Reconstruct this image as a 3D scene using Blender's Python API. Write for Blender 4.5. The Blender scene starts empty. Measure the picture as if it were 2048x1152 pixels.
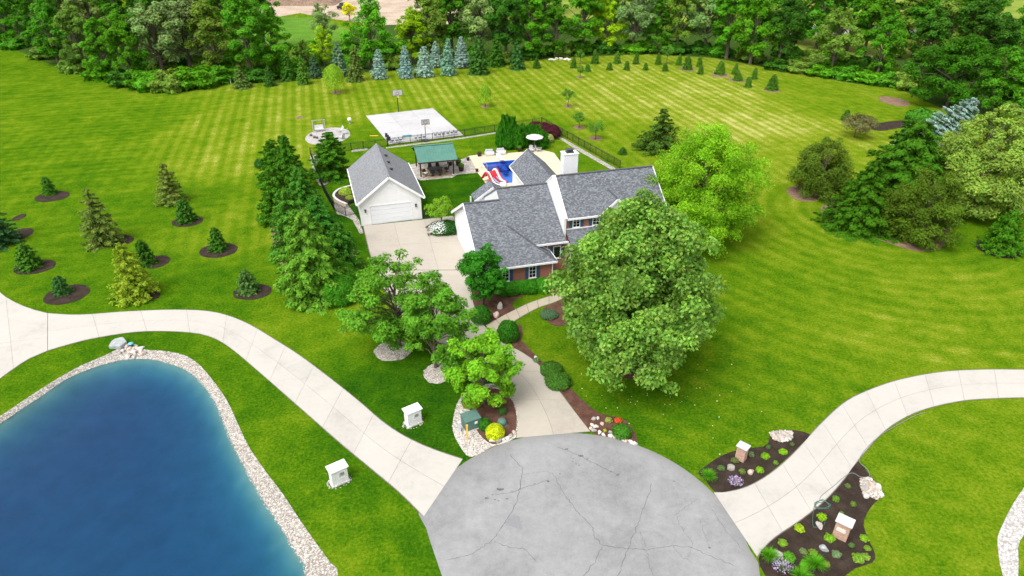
import bpy, bmesh, math, random
import numpy as np
from mathutils import Vector, Matrix, geometry as mgeo

# ------------------------------------------------------------------ camera, sky, sun, exposure
SC = bpy.context.scene
COL = SC.collection
CAM_H, PITCH, FPX = 36.0, math.radians(30.4), 1365.33
cam_data = bpy.data.cameras.new('camera'); cam = bpy.data.objects.new('camera', cam_data); COL.objects.link(cam)
cam.location = (0, 0, CAM_H); cam.rotation_euler = (math.pi / 2 - PITCH, 0, 0)
cam_data.sensor_width = 36; cam_data.lens = 24; cam_data.clip_start = .5; cam_data.clip_end = 4000
SC.camera = cam
SUN_DIR = Vector((-.34, -.42, .84)).normalized()          # towards the sun, soft through thin cloud
W = bpy.data.worlds.new('World'); SC.world = W; W.use_nodes = True
nt = W.node_tree; nt.nodes.clear()
sky = nt.nodes.new('ShaderNodeTexSky'); sky.sky_type = 'NISHITA'; sky.sun_disc = False
sky.sun_elevation = math.asin(SUN_DIR.z); sky.sun_rotation = math.atan2(SUN_DIR.x, SUN_DIR.y)
sky.air_density = 1.0; sky.dust_density = 4.0; sky.ozone_density = 1.0
hs = nt.nodes.new('ShaderNodeHueSaturation'); hs.inputs['Saturation'].default_value = .12   # thin white overcast
bg = nt.nodes.new('ShaderNodeBackground'); bg.inputs['Strength'].default_value = .15
wo = nt.nodes.new('ShaderNodeOutputWorld')
nt.links.new(sky.outputs[0], hs.inputs['Color']); nt.links.new(hs.outputs[0], bg.inputs[0]); nt.links.new(bg.outputs[0], wo.inputs[0])
sl = bpy.data.lights.new('sun', 'SUN'); sl.energy = 1.1; sl.angle = math.radians(32); sl.color = (1, .96, .9)
so = bpy.data.objects.new('sun', sl); COL.objects.link(so); so.rotation_euler = SUN_DIR.to_track_quat('Z', 'Y').to_euler(); so.location = (-60, 0, 120)
SC.view_settings.view_transform = 'Standard'; SC.view_settings.look = 'None'; SC.view_settings.gamma = 1
SC.view_settings.use_curve_mapping = False
SC.view_settings.exposure = 0.95
SC.render.engine = 'CYCLES'
cy = SC.cycles; cy.use_denoising = True; cy.max_bounces = 6; cy.diffuse_bounces = 3; cy.glossy_bounces = 2
cy.transmission_bounces = 4; cy.transparent_max_bounces = 8; cy.volume_bounces = 0; cy.caustics_reflective = False; cy.caustics_refractive = False
cy.use_adaptive_sampling = True; cy.adaptive_threshold = .015

# ------------------------------------------------------------------ survey helpers (photo point -> metres on the ground)
def ground(u, v, z=0.0):
    x = (u - 1024) / FPX; y = (576 - v) / FPX
    d = (x, math.cos(PITCH) + y * math.sin(PITCH), -math.sin(PITCH) + y * math.cos(PITCH))
    t = (z - CAM_H) / d[2]
    return Vector((d[0] * t, d[1] * t, z))
def height_at(b, v):
    y = (576 - v) / FPX
    return CAM_H + (-math.sin(PITCH) + y * math.cos(PITCH)) * b[1] / (math.cos(PITCH) + y * math.sin(PITCH))
def px_per_m(b): return FPX / math.hypot(b[1], CAM_H)
def loop(pts, z=0.0): return [ground(u, v, z) for u, v in pts]
HA = math.radians(15.3565)                                  # the house stands turned by this much
HX, HY = Vector((math.cos(HA), math.sin(HA))), Vector((-math.sin(HA), math.cos(HA)))

# ------------------------------------------------------------------ object helpers
def link(name, me, parent=None, mat=None, loc=None):
    o = bpy.data.objects.new(name, me); COL.objects.link(o)
    if mat is not None and me is not None and not me.materials: me.materials.append(mat)
    if parent is not None: o.parent = parent
    if loc is not None: o.location = loc
    return o
def tag(o, label=None, cat=None, group=None, kind=None):
    if label: o['label'] = label
    if cat: o['category'] = cat
    if group: o['group'] = group
    if kind: o['kind'] = kind
    return o
def thing(name, label, cat, loc=(0, 0, 0), rz=0, group=None):
    o = bpy.data.objects.new(name, None); COL.objects.link(o); o.empty_display_size = .3
    o.location = loc; o.rotation_euler = (0, 0, rz)
    return tag(o, label, cat, group)
def copy_tree(o, parent=None):
    c = o.copy(); COL.objects.link(c); c.parent = parent
    for ch in o.children: copy_tree(ch, c)
    return c
ORD = ['zeroth', 'first', 'second', 'third', 'fourth', 'fifth', 'sixth', 'seventh', 'eighth', 'ninth', 'tenth', 'eleventh', 'twelfth', 'thirteenth', 'fourteenth',
       'fifteenth', 'sixteenth', 'seventeenth', 'eighteenth', 'nineteenth', 'twentieth', 'twenty-first', 'twenty-second', 'twenty-third', 'twenty-fourth', 'twenty-fifth',
       'twenty-sixth', 'twenty-seventh', 'twenty-eighth', 'twenty-ninth', 'thirtieth', 'thirty-first', 'thirty-second', 'thirty-third', 'thirty-fourth', 'thirty-fifth', 'thirty-sixth', 'thirty-seventh', 'thirty-eighth', 'thirty-ninth', 'fortieth'] + ['forty-' + w for w in ('first', 'second', 'third', 'fourth', 'fifth', 'sixth', 'seventh', 'eighth', 'ninth')] + ['fiftieth'] + ['fifty-' + w for w in ('first', 'second', 'third', 'fourth', 'fifth')]

class MB:
    """collects faces of one mesh"""
    def __init__(s): s.v = []; s.f = []; s.smooth = False
    def add(s, vs, fs):
        n = len(s.v); s.v += [tuple(p) for p in vs]; s.f += [tuple(i + n for i in f) for f in fs]; return s
    def box(s, x0, y0, z0, x1, y1, z1):
        v = [(x0, y0, z0), (x1, y0, z0), (x1, y1, z0), (x0, y1, z0), (x0, y0, z1), (x1, y0, z1), (x1, y1, z1), (x0, y1, z1)]
        return s.add(v, [(3, 2, 1, 0), (4, 5, 6, 7), (0, 1, 5, 4), (1, 2, 6, 5), (2, 3, 7, 6), (3, 0, 4, 7)])
    def prism(s, top, dz):
        """polygon (list of 3D points, anticlockwise from above) with depth dz downwards"""
        n = len(top); b = [(p[0], p[1], p[2] - dz) for p in top]
        return s.add(list(top) + b, [tuple(range(n)), tuple(range(2 * n - 1, n - 1, -1))] + [(i, i + n, (i + 1) % n + n, (i + 1) % n) for i in range(n)])
    def hexa(s, a, b):
        """box between quad a and quad b"""
        return s.add(list(a) + list(b), [(3, 2, 1, 0), (4, 5, 6, 7), (0, 1, 5, 4), (1, 2, 6, 5), (2, 3, 7, 6), (3, 0, 4, 7)])
    def beam(s, p, q, w, h, up=(0, 0, 1)):
        p, q = Vector(p), Vector(q); d = (q - p).normalized(); u = Vector(up)
        if abs(d.dot(u)) > .98: u = Vector((1, 0, 0))
        r = d.cross(u).normalized() * w / 2; t = r.cross(d).normalized() * h / 2
        return s.hexa([p - r - t, p + r - t, p + r + t, p - r + t], [q - r - t, q + r - t, q + r + t, q - r + t])
    def tube(s, pts, rad, n=6, cap=True):
        pts = [Vector(p) for p in pts]; rings = []
        if not isinstance(rad, (list, tuple)): rad = [rad] * len(pts)
        for i, p in enumerate(pts):
            d = (pts[min(i + 1, len(pts) - 1)] - pts[max(i - 1, 0)]).normalized()
            a = Vector((0, 0, 1)) if abs(d.z) < .9 else Vector((1, 0, 0))
            r = d.cross(a).normalized(); t = r.cross(d)
            rings.append([p + (r * math.cos(k * 2 * math.pi / n) + t * math.sin(k * 2 * math.pi / n)) * rad[i] for k in range(n)])
        v = [q for r in rings for q in r]; f = []
        for i in range(len(pts) - 1):
            for k in range(n): f.append((i * n + k, i * n + (k + 1) % n, (i + 1) * n + (k + 1) % n, (i + 1) * n + k))
        if cap: f += [tuple(range(n - 1, -1, -1)), tuple(range((len(pts) - 1) * n, len(pts) * n))]
        return s.add(v, f)
    def lathe(s, prof, n=12, c=(0, 0)):
        v = [(c[0] + r * math.cos(2 * math.pi * k / n), c[1] + r * math.sin(2 * math.pi * k / n), z) for r, z in prof for k in range(n)]; f = []
        for i in range(len(prof) - 1):
            for k in range(n): f.append((i * n + k, i * n + (k + 1) % n, (i + 1) * n + (k + 1) % n, (i + 1) * n + k))
        f.append(tuple(range(n - 1, -1, -1))); f.append(tuple(range((len(prof) - 1) * n, len(prof) * n)))
        return s.add(v, f)
    def mesh(s, name, mat=None, smooth=False, bevel=0):
        me = bpy.data.meshes.new(name); me.from_pydata(s.v, [], s.f)
        bm = bmesh.new(); bm.from_mesh(me); bmesh.ops.recalc_face_normals(bm, faces=bm.faces)
        if bevel:
            bmesh.ops.bevel(bm, geom=list(bm.edges), offset=bevel, segments=1, affect='EDGES', clamp_overlap=True)
        bm.to_mesh(me); bm.free()
        if mat: me.materials.append(mat)
        if smooth: me.polygons.foreach_set('use_smooth', [True] * len(me.polygons))
        return me
    def build(s, name, mat, parent=None, smooth=False, loc=None, bevel=0):
        return link(name, s.mesh(name, mat, smooth, bevel), parent, loc=loc)

def smooth_poly(pts, n=4, closed=True):
    """Catmull-Rom through the given points"""
    P = [Vector(p) for p in pts]; m = len(P); out = []
    for i in range(m if closed else m - 1):
        p0, p1, p2, p3 = (P[(i - 1) % m], P[i], P[(i + 1) % m], P[(i + 2) % m]) if closed else (P[max(i - 1, 0)], P[i], P[i + 1], P[min(i + 2, m - 1)])
        for k in range(n):
            t = k / n
            out.append(.5 * ((2 * p1) + (p2 - p0) * t + (2 * p0 - 5 * p1 + 4 * p2 - p3) * t * t + (3 * p1 - p0 - 3 * p2 + p3) * t ** 3))
    if not closed: out.append(P[-1])
    return out
def resample(pts, n):
    P = np.array([tuple(p) for p in pts]); L = np.r_[0, np.cumsum(np.linalg.norm(np.diff(P, axis=0), axis=1))]
    t = np.linspace(0, L[-1], n)
    return [Vector([float(np.interp(q, L, P[:, k])) for k in range(3)]) for q in t]
def inside(poly, x, y):
    """vectorised point in polygon"""
    P = np.array([(p[0], p[1]) for p in poly]); c = np.zeros(np.shape(x), bool); j = len(P) - 1
    for i in range(len(P)):
        xi, yi = P[i]; xj, yj = P[j]
        c ^= ((yi > y) != (yj > y)) & (x < (xj - xi) * (y - yi) / (yj - yi + 1e-12) + xi); j = i
    return c
def dist_to_poly(poly, x, y):
    P = np.array([(p[0], p[1]) for p in poly]); d = np.full(np.shape(x), 1e9)
    for a, b in zip(P, np.roll(P, -1, 0)):
        ab = b - a; t = np.clip(((x - a[0]) * ab[0] + (y - a[1]) * ab[1]) / (ab @ ab + 1e-12), 0, 1)
        d = np.minimum(d, np.hypot(x - a[0] - t * ab[0], y - a[1] - t * ab[1]))
    return d
def random_in(poly, n, rng, margin=0):
    P = np.array([(p[0], p[1]) for p in poly]); lo, hi = P.min(0), P.max(0); out = np.zeros((0, 2))
    while len(out) < n:
        q = rng.uniform(lo, hi, (n * 2, 2)); k = inside(poly, q[:, 0], q[:, 1])
        if margin: k &= dist_to_poly(poly, q[:, 0], q[:, 1]) > margin
        out = np.r_[out, q[k]]
        if not k.any(): margin *= .5
    return out[:n]
def ccw(pts):
    a = sum(p[0] * q[1] - q[0] * p[1] for p, q in zip(pts, pts[1:] + pts[:1]))
    return pts if a > 0 else pts[::-1]
def np_mesh(name, V, F, mat=None, attrs=None, smooth=False):
    """mesh from numpy arrays; F is (n, k) with fixed k"""
    me = bpy.data.meshes.new(name); n, k = F.shape
    me.vertices.add(len(V)); me.vertices.foreach_set('co', np.ascontiguousarray(V, np.float32).ravel())
    me.loops.add(n * k); me.loops.foreach_set('vertex_index', np.ascontiguousarray(F, np.int32).ravel())
    me.polygons.add(n); me.polygons.foreach_set('loop_start', np.arange(0, n * k, k, dtype=np.int32)); me.polygons.foreach_set('loop_total', np.full(n, k, np.int32))
    if smooth: me.polygons.foreach_set('use_smooth', np.ones(n, bool))
    for an, av in (attrs or {}).items():
        at = me.attributes.new(an, 'FLOAT', 'POINT'); at.data.foreach_set('value', np.ascontiguousarray(av, np.float32))
    me.update(calc_edges=True); me.validate()
    if mat: me.materials.append(mat)
    return me

# ------------------------------------------------------------------ materials
class NT:
    def __init__(s, name):
        s.m = bpy.data.materials.new(name); s.m.use_nodes = True; s.t = s.m.node_tree; s.t.nodes.clear()
        s.out = s.n('OutputMaterial'); 
    def n(s, typ, **kw):
        o = s.t.nodes.new('ShaderNode' + typ)
        for k, v in kw.items(): setattr(o, k, v)
        return o
    def l(s, a, b): s.t.links.new(a, b)
    def val(s, node, key, v):
        if hasattr(v, 'is_linked'): s.l(v, node.inputs[key])
        else: node.inputs[key].default_value = v
    def math(s, op, a, b=None, c=None, clamp=False):
        o = s.n('Math', operation=op, use_clamp=clamp); s.val(o, 0, a)
        if b is not None: s.val(o, 1, b)
        if c is not None: s.val(o, 2, c)
        return o.outputs[0]
    def noise(s, vec, scale, detail=3, rough=.55, dist=0):
        o = s.n('TexNoise'); s.val(o, 'Scale', scale); o.inputs['Detail'].default_value = detail; o.inputs['Roughness'].default_value = rough; o.inputs['Distortion'].default_value = dist
        if vec is not None: s.l(vec, o.inputs['Vector'])
        return o.outputs['Fac']
    def ramp(s, fac, stops, interp='LINEAR'):
        o = s.n('ValToRGB'); r = o.color_ramp; r.interpolation = interp
        while len(r.elements) < len(stops): r.elements.new(.5)
        for e, (p, c) in zip(r.elements, stops): e.position = p; e.color = (*c, 1) if len(c) == 3 else c
        s.l(fac, o.inputs[0]); return o.outputs[0]
    def mix(s, fac, a, b, blend='MIX'):
        o = s.n('Mix', data_type='RGBA', blend_type=blend); s.val(o, 0, fac)
        for k, v in ((6, a), (7, b)):
            if hasattr(v, 'is_linked'): s.l(v, o.inputs[k])
            else: o.inputs[k].default_value = (*v, 1) if len(v) == 3 else v
        return o.outputs[2]
    def pos(s): return s.n('NewGeometry').outputs['Position']
    def obj(s): return s.n('TexCoord').outputs['Object']
    def attr(s, name): return s.n('Attribute', attribute_name=name).outputs['Fac']
    def dot(s, vec, d):
        o = s.n('VectorMath', operation='DOT_PRODUCT'); s.l(vec, o.inputs[0]); o.inputs[1].default_value = d; return o.outputs['Value']
    def bsdf(s, col, rough=.8, spec=.3, metal=0, bump=None, bs=.3, bd=.02):
        o = s.n('BsdfPrincipled')
        if hasattr(col, 'is_linked'): s.l(col, o.inputs['Base Color'])
        else: o.inputs['Base Color'].default_value = (*col, 1)
        s.val(o, 'Roughness', rough); o.inputs['Specular IOR Level'].default_value = spec; o.inputs['Metallic'].default_value = metal
        if bump is not None:
            b = s.n('Bump'); b.inputs['Strength'].default_value = bs; b.inputs['Distance'].default_value = bd; s.l(bump, b.inputs['Height']); s.l(b.outputs[0], o.inputs['Normal'])
        return o.outputs[0]
    def done(s, surf, vol=None):
        if surf is not None: s.l(surf, s.out.inputs['Surface'])
        if vol is not None: s.l(vol, s.out.inputs['Volume'])
        return s.m

def mottled(name, c1, c2, scale=4, rough=.85, spec=.2, bump=0, bd=.02, detail=4, fine=None, c3=None, world=True, metal=0):
    t = NT(name); p = t.pos() if world else t.obj()
    n = t.noise(p, scale, detail, .6)
    st = [(.3, c1), (.7, c2)]
    if c3: st = [(.25, c1), (.5, c2), (.75, c3)]
    col = t.ramp(n, st)
    h = n
    if fine:
        n2 = t.noise(p, fine, 2, .6); col = t.mix(.35, col, t.ramp(n2, [(.3, tuple(x * .55 for x in c1)), (.7, tuple(min(1, x * 1.35) for x in c2))])); h = n2
    return t.done(t.bsdf(col, rough, spec, metal, h if bump else None, bump, bd))
def plain(name, c, rough=.6, spec=.3, metal=0, var=.08):
    return mottled(name, tuple(x * (1 - var) for x in c), tuple(min(1, x * (1 + var)) for x in c), 3, rough, spec, metal=metal, world=False)

M = {}
def foliage(name, gloss=.35, trans=.32, var=.45, rough=.5):
    """leaf material; its green comes from the object's own colour, each leaf a little different"""
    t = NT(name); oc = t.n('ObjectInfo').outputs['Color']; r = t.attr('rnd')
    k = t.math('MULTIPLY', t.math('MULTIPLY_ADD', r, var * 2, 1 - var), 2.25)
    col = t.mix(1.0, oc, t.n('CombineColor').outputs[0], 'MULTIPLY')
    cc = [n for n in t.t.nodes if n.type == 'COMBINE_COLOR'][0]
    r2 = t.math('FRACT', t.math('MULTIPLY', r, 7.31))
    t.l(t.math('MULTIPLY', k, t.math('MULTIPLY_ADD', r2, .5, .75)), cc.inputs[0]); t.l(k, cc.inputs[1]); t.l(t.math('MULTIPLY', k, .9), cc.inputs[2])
    a = t.bsdf(col, rough, gloss)
    tr = t.n('BsdfTranslucent'); t.l(t.mix(1.0, col, (1.25, 1.2, .6), 'MULTIPLY'), tr.inputs['Color'])
    mx = t.n('MixShader'); mx.inputs[0].default_value = trans; t.l(a, mx.inputs[1]); t.l(tr.outputs[0], mx.inputs[2])
    return t.done(mx.outputs[0])
M['leaf'] = foliage('leaf', .08, .42, .5, .6)
M['glossy_leaf'] = foliage('glossy_leaf', .25, .38, .6, .45)
M['needle'] = foliage('needle', .05, .28, .45, .65)
M['bark'] = mottled('bark', (.06, .045, .035), (.16, .13, .10), 5, .9, .1, .5, .03, fine=30, world=False)
M['pale_bark'] = mottled('pale_bark', (.16, .13, .10), (.36, .32, .26), 5, .9, .1, .5, .03, fine=30, world=False)

def lawn_material():
    t = NT('lawn_grass'); p = t.pos()
    big = t.noise(p, .09, 4, .6); mid = t.noise(p, .55, 4, .65); fine = t.noise(p, 4.5, 3, .7); blade = t.noise(p, 22, 2, .7)
    xa = t.dot(p, (HX.x, HX.y, 0)); ya = t.dot(p, (HY.x, HY.y, 0))
    wob = t.math('MULTIPLY', mid, .16); blotch = t.noise(p, .24, 6, .72, .5)
    def stripes(q, period, ph):
        q2 = t.math('ADD', q, wob)
        s1 = t.math('SINE', t.math('MULTIPLY_ADD', q2, 2 * math.pi / period, ph))
        s2 = t.math('SINE', t.math('MULTIPLY_ADD', q2, 2 * math.pi / (period * 2.63), ph + 1))
        sq = t.math('MULTIPLY_ADD', t.math('SMOOTH_MIN', t.math('SMOOTH_MAX', s1, -.6, .3), .6, .3), 1.1, t.math('MULTIPLY', s2, .45))
        return sq
    rel = t.n('VectorMath', operation='SUBTRACT'); t.l(p, rel.inputs[0]); c = ground(1760, 430); rel.inputs[1].default_value = (c.x, c.y, 0)
    ln = t.n('VectorMath', operation='LENGTH'); t.l(rel.outputs[0], ln.inputs[0])
    sA = t.math('MULTIPLY', stripes(xa, 1.75, 0), t.attr('stripe_depth'))
    sB = t.math('MULTIPLY', stripes(ln.outputs['Value'], 2.0, .5), t.attr('stripe_ring'))
    sC = t.math('MULTIPLY', stripes(ya, 1.9, 1.2), t.attr('stripe_cross'))
    st = t.math('ADD', t.math('ADD', sA, sB), sC)
    st = t.math('MULTIPLY', st, t.math('MULTIPLY_ADD', blotch, 1.6, .05))
    f = t.math('ADD', t.attr('dry'), t.math('MULTIPLY', t.math('SUBTRACT', big, .5), .34))
    f = t.math('ADD', f, t.math('MULTIPLY', t.math('SUBTRACT', mid, .5), .5)); f = t.math('ADD', f, t.math('MULTIPLY', t.math('SUBTRACT', blotch, .5), .46))
    f = t.math('ADD', f, t.math('MULTIPLY', t.math('SUBTRACT', fine, .5), .85))
    f = t.math('ADD', f, t.math('MULTIPLY', t.math('SUBTRACT', blade, .5), .70))
    f = t.math('ADD', f, t.math('MULTIPLY', st, .125), clamp=True)
    col = t.ramp(f, [(0, (.010, .052, .003)), (.28, (.037, .110, .003)), (.5, (.092, .164, .005)), (.74, (.185, .226, .016)), (1, (.40, .39, .13))])
    h = t.math('ADD', t.math('MULTIPLY', blade, .6), fine)
    return t.done(t.bsdf(col, .95, .0, 0, h, .5, .05))
M['lawn'] = lawn_material()
def concrete(name, c, warm=0):
    t = NT(name); p = t.pos()
    a = t.noise(p, .35, 5, .6); b = t.noise(p, 2.2, 4, .65); d = t.noise(p, 40, 2, .6)
    f = t.math('ADD', t.math('MULTIPLY', a, .55), t.math('MULTIPLY', b, .3)); f = t.math('ADD', f, t.math('MULTIPLY', d, .2)); sp = t.noise(p, 3.3, 2, .5); f = t.math('SUBTRACT', f, t.math('MULTIPLY', t.math('GREATER_THAN', sp, .74), .10))
    rnd = t.n('ObjectInfo').outputs['Random']; f = t.math('ADD', f, t.math('MULTIPLY', t.math('SUBTRACT', rnd, .5), .10))
    col = t.ramp(f, [(.3, tuple(x * .80 for x in c)), (.5, c), (.75, tuple(min(1, x * 1.1) for x in c))])
    return t.done(t.bsdf(col, .85, .25, 0, d, .15, .004))
M['concrete'] = concrete('concrete', (.425, .403, .37))
M['drive_concrete'] = concrete('drive_concrete', (.385, .345, .295))
M['court_concrete'] = concrete('court_concrete', (.42, .415, .42))
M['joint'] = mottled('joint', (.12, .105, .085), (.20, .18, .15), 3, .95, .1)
M['walk_concrete'] = concrete('walk_concrete', (.38, .33, .25))
M['deck'] = concrete('deck', (.60, .47, .34))
M['white_concrete'] = concrete('white_concrete', (.62, .57, .50))
def asphalt():
    t = NT('asphalt'); p = t.pos()
    a = t.noise(p, .22, 5, .65, .6); b = t.noise(p, 1.6, 5, .7); d = t.noise(p, 55, 2, .8); g_ = t.noise(p, 7, 3, .6)
    f = t.math('ADD', t.math('MULTIPLY', a, .5), t.math('MULTIPLY', b, .34)); f = t.math('ADD', f, t.math('MULTIPLY', d, .22))
    f = t.math('ADD', f, t.math('MULTIPLY', t.math('SUBTRACT', g_, .5), .18))
    rel = t.n('VectorMath', operation='SUBTRACT'); t.l(p, rel.inputs[0]); rel.inputs[1].default_value = (4.156, 28.607, 0)
    ln = t.n('VectorMath', operation='LENGTH'); t.l(rel.outputs[0], ln.inputs[0])
    edge = t.math('MULTIPLY', t.math('SUBTRACT', t.math('ADD', ln.outputs['Value'], t.math('MULTIPLY', b, .9)), 10.45, clamp=False), 1.0, clamp=True)
    swirl = t.math('MULTIPLY', t.math('SINE', t.math('MULTIPLY_ADD', ln.outputs['Value'], 7.5, t.math('MULTIPLY', a, 9))), .035)
    col = t.ramp(f, [(.26, (.13, .131, .133)), (.5, (.228, .230, .235)), (.74, (.32, .322, .328))])
    col = t.mix(t.math('MULTIPLY', edge, .6), col, (.17, .165, .155))
    return t.done(t.bsdf(col, .85, .25, 0, d, .3, .006))
M['asphalt'] = asphalt()
M['crack'] = plain('crack', (.095, .095, .10), .9, .1)
M['stain'] = mottled('stain', (.07, .07, .075), (.16, .16, .17), 6, .8, .2)
M['patch'] = mottled('patch', (.19, .19, .20), (.235, .235, .25), 9, .9, .2, .2)
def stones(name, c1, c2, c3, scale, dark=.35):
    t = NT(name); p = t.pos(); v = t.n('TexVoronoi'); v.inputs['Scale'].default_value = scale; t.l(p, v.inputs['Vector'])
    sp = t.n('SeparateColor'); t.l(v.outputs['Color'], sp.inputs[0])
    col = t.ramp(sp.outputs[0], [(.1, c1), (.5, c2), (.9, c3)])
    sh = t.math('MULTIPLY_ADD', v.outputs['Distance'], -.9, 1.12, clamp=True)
    col = t.mix(t.math('SUBTRACT', 1, sh, clamp=True), col, tuple(x * dark for x in c1))  # crevice shade and dirt between the stones, painted into the colour
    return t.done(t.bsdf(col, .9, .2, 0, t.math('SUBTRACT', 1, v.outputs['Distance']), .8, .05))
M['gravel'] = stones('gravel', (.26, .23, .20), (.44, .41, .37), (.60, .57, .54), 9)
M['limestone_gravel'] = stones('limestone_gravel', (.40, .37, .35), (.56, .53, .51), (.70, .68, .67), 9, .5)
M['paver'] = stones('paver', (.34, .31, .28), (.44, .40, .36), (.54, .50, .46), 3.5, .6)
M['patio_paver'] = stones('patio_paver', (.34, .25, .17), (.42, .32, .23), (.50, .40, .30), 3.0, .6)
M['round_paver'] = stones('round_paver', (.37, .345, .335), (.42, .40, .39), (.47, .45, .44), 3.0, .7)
def pebble_mat():
    t = NT('pebble'); r = t.attr('rnd')
    col = t.ramp(r, [(0, (.17, .14, .11)), (.3, (.32, .28, .235)), (.65, (.46, .42, .37)), (1, (.64, .61, .57))])
    return t.done(t.bsdf(col, .85, .2))
M['pebble'] = pebble_mat()
def mulch(name, c1, c2, c3):
    t = NT(name); p = t.pos(); a = t.noise(p, 1.2, 4, .6); b = t.noise(p, 26, 3, .75); f = t.math('ADD', t.math('MULTIPLY', a, .35), t.math('MULTIPLY', b, .65))
    return t.done(t.bsdf(t.ramp(f, [(.35, c1), (.5, c2), (.66, c3)]), .95, .1, 0, b, 1.0, .06))
M['dark_mulch'] = mulch('dark_mulch', (.018, .012, .009), (.042, .030, .023), (.085, .062, .048))
M['red_mulch'] = mulch('red_mulch', (.055, .022, .015), (.115, .055, .04), (.21, .125, .095))
M['brown_mulch'] = mulch('brown_mulch', (.12, .07, .045), (.22, .14, .095), (.33, .23, .165))
M['forest_floor'] = mulch('forest_floor', (.020, .045, .006), (.036, .080, .008), (.065, .11, .016))
M['meadow'] = mottled('meadow', (.09, .17, .015), (.19, .25, .03), .12, .95, .1, .4, .1, fine=3, c3=(.30, .31, .08))
M['scrub'] = mottled('scrub', (.05, .15, .010), (.12, .25, .02), .25, .95, .1, .6, .3, fine=2.5)
M['dirt'] = mottled('dirt', (.26, .19, .14), (.44, .35, .27), .15, .95, .1, .6, .3, fine=2, c3=(.55, .47, .38))
M['dirt_heap'] = mottled('dirt_heap', (.15, .10, .07), (.29, .205, .15), .3, .95, .1, .8, .4, fine=2)
M['boulder'] = mottled('boulder', (.24, .21, .18), (.45, .42, .39), 2.5, .85, .2, .5, .03, fine=14, world=False)
M['white_stone'] = mottled('white_stone', (.42, .38, .33), (.68, .65, .61), 3, .85, .2, .4, .02, fine=16, world=False)
M['pink_stone'] = mottled('pink_stone', (.38, .27, .22), (.58, .47, .41), 3, .85, .2, .4, .02, fine=16, world=False)
M['blue_stone'] = mottled('blue_stone', (.22, .24, .24), (.40, .43, .43), 3, .85, .2, .4, .02, fine=16, world=False)
M['white_paint'] = plain('white_paint', (.80, .80, .80), .55, .3, var=.02)
M['trim'] = plain('trim', (.74, .74, .76), .5, .3, var=.02)
def siding(name, axis, step):
    t = NT(name); o = t.obj(); sx = t.n('SeparateXYZ'); t.l(o, sx.inputs[0])
    fr = t.math('FRACT', t.math('DIVIDE', sx.outputs[axis], step)); n = t.noise(o, 1.5, 3)
    col = t.ramp(n, [(.3, (.80, .803, .81)), (.7, (.85, .85, .855))])
    return t.done(t.bsdf(col, .55, .3, 0, fr, .6, .03))
M['siding'] = siding('siding', 2, .14)
def shingles(name, swap, base, con=1):
    t = NT(name); o = t.obj(); sx = t.n('SeparateXYZ'); t.l(o, sx.inputs[0]); cb = t.n('CombineXYZ')
    a, b = (sx.outputs[1], sx.outputs[0]) if swap else (sx.outputs[0], sx.outputs[1])
    t.l(a, cb.inputs[0]); t.l(t.math('MULTIPLY', b, 1.15), cb.inputs[1])
    br = t.n('TexBrick'); t.l(cb.outputs[0], br.inputs['Vector']); br.inputs['Scale'].default_value = 1; br.inputs['Brick Width'].default_value = .21; br.inputs['Row Height'].default_value = .13
    br.inputs['Mortar Size'].default_value = .008; br.inputs['Bias'].default_value = 0; br.offset = .37; br.offset_frequency = 2
    br.inputs['Color1'].default_value = (0, 0, 0, 1); br.inputs['Color2'].default_value = (1, 1, 1, 1); br.inputs['Mortar'].default_value = (.1, .1, .1, 1)
    n = t.noise(cb.outputs[0], 11, 2, .7); n2 = t.noise(cb.outputs[0], .35, 3)
    f = t.math('ADD', t.math('MULTIPLY', br.outputs['Color'], .55), t.math('MULTIPLY', n, .5)); f = t.math('ADD', f, t.math('MULTIPLY', t.math('SUBTRACT', n2, .5), .12))
    col = t.ramp(f, [(.12, tuple(x * (1 - .58 * con) for x in base)), (.5, base), (.88, tuple(min(1, x * (1 + 1.1 * con)) for x in base))])
    return t.done(t.bsdf(col, .9, .2, 0, br.outputs['Fac'], -.5, .02))
M['shingle'] = shingles('shingle', False, (.118, .127, .142), .8)
M['shingle_side'] = shingles('shingle_side', True, (.118, .127, .142), .8)
M['grey_shingle'] = shingles('grey_shingle', True, (.185, .192, .205), .35)
M['ridge_cap'] = plain('ridge_cap', (.085, .09, .10), .9, .2, var=.25)
def brick(name, c1, c2, mortar, w=.21, h=.075):
    t = NT(name); o = t.obj(); sx = t.n('SeparateXYZ'); t.l(o, sx.inputs[0]); cb = t.n('CombineXYZ')
    t.l(t.math('ADD', sx.outputs[0], sx.outputs[1]), cb.inputs[0]); t.l(sx.outputs[2], cb.inputs[1])
    br = t.n('TexBrick'); t.l(cb.outputs[0], br.inputs['Vector']); br.inputs['Scale'].default_value = 1; br.inputs['Brick Width'].default_value = w; br.inputs['Row Height'].default_value = h
    br.inputs['Mortar Size'].default_value = .009; br.inputs['Color1'].default_value = (*c1, 1); br.inputs['Color2'].default_value = (*c2, 1); br.inputs['Mortar'].default_value = (*mortar, 1)
    n = t.noise(o, 9, 3); col = t.mix(.3, br.outputs['Color'], t.ramp(n, [(.3, tuple(x * .5 for x in c1)), (.7, tuple(min(1, x * 1.6) for x in c2))]))
    return t.done(t.bsdf(col, .88, .2, 0, br.outputs['Fac'], -.5, .01))
M['brick'] = brick('brick', (.22, .052, .030), (.33, .10, .06), (.40, .33, .28))
M['pale_brick'] = brick('pale_brick', (.33, .17, .115), (.43, .26, .19), (.45, .39, .34))
M['shutter'] = plain('shutter', (.035, .085, .16), .5, .3, var=.1)
t = NT('window_glass'); M['glass'] = t.done(t.bsdf((.008, .010, .014), .08, .5))
M['door_white'] = plain('door_white', (.70, .72, .75), .5, .3, var=.02)
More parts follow.
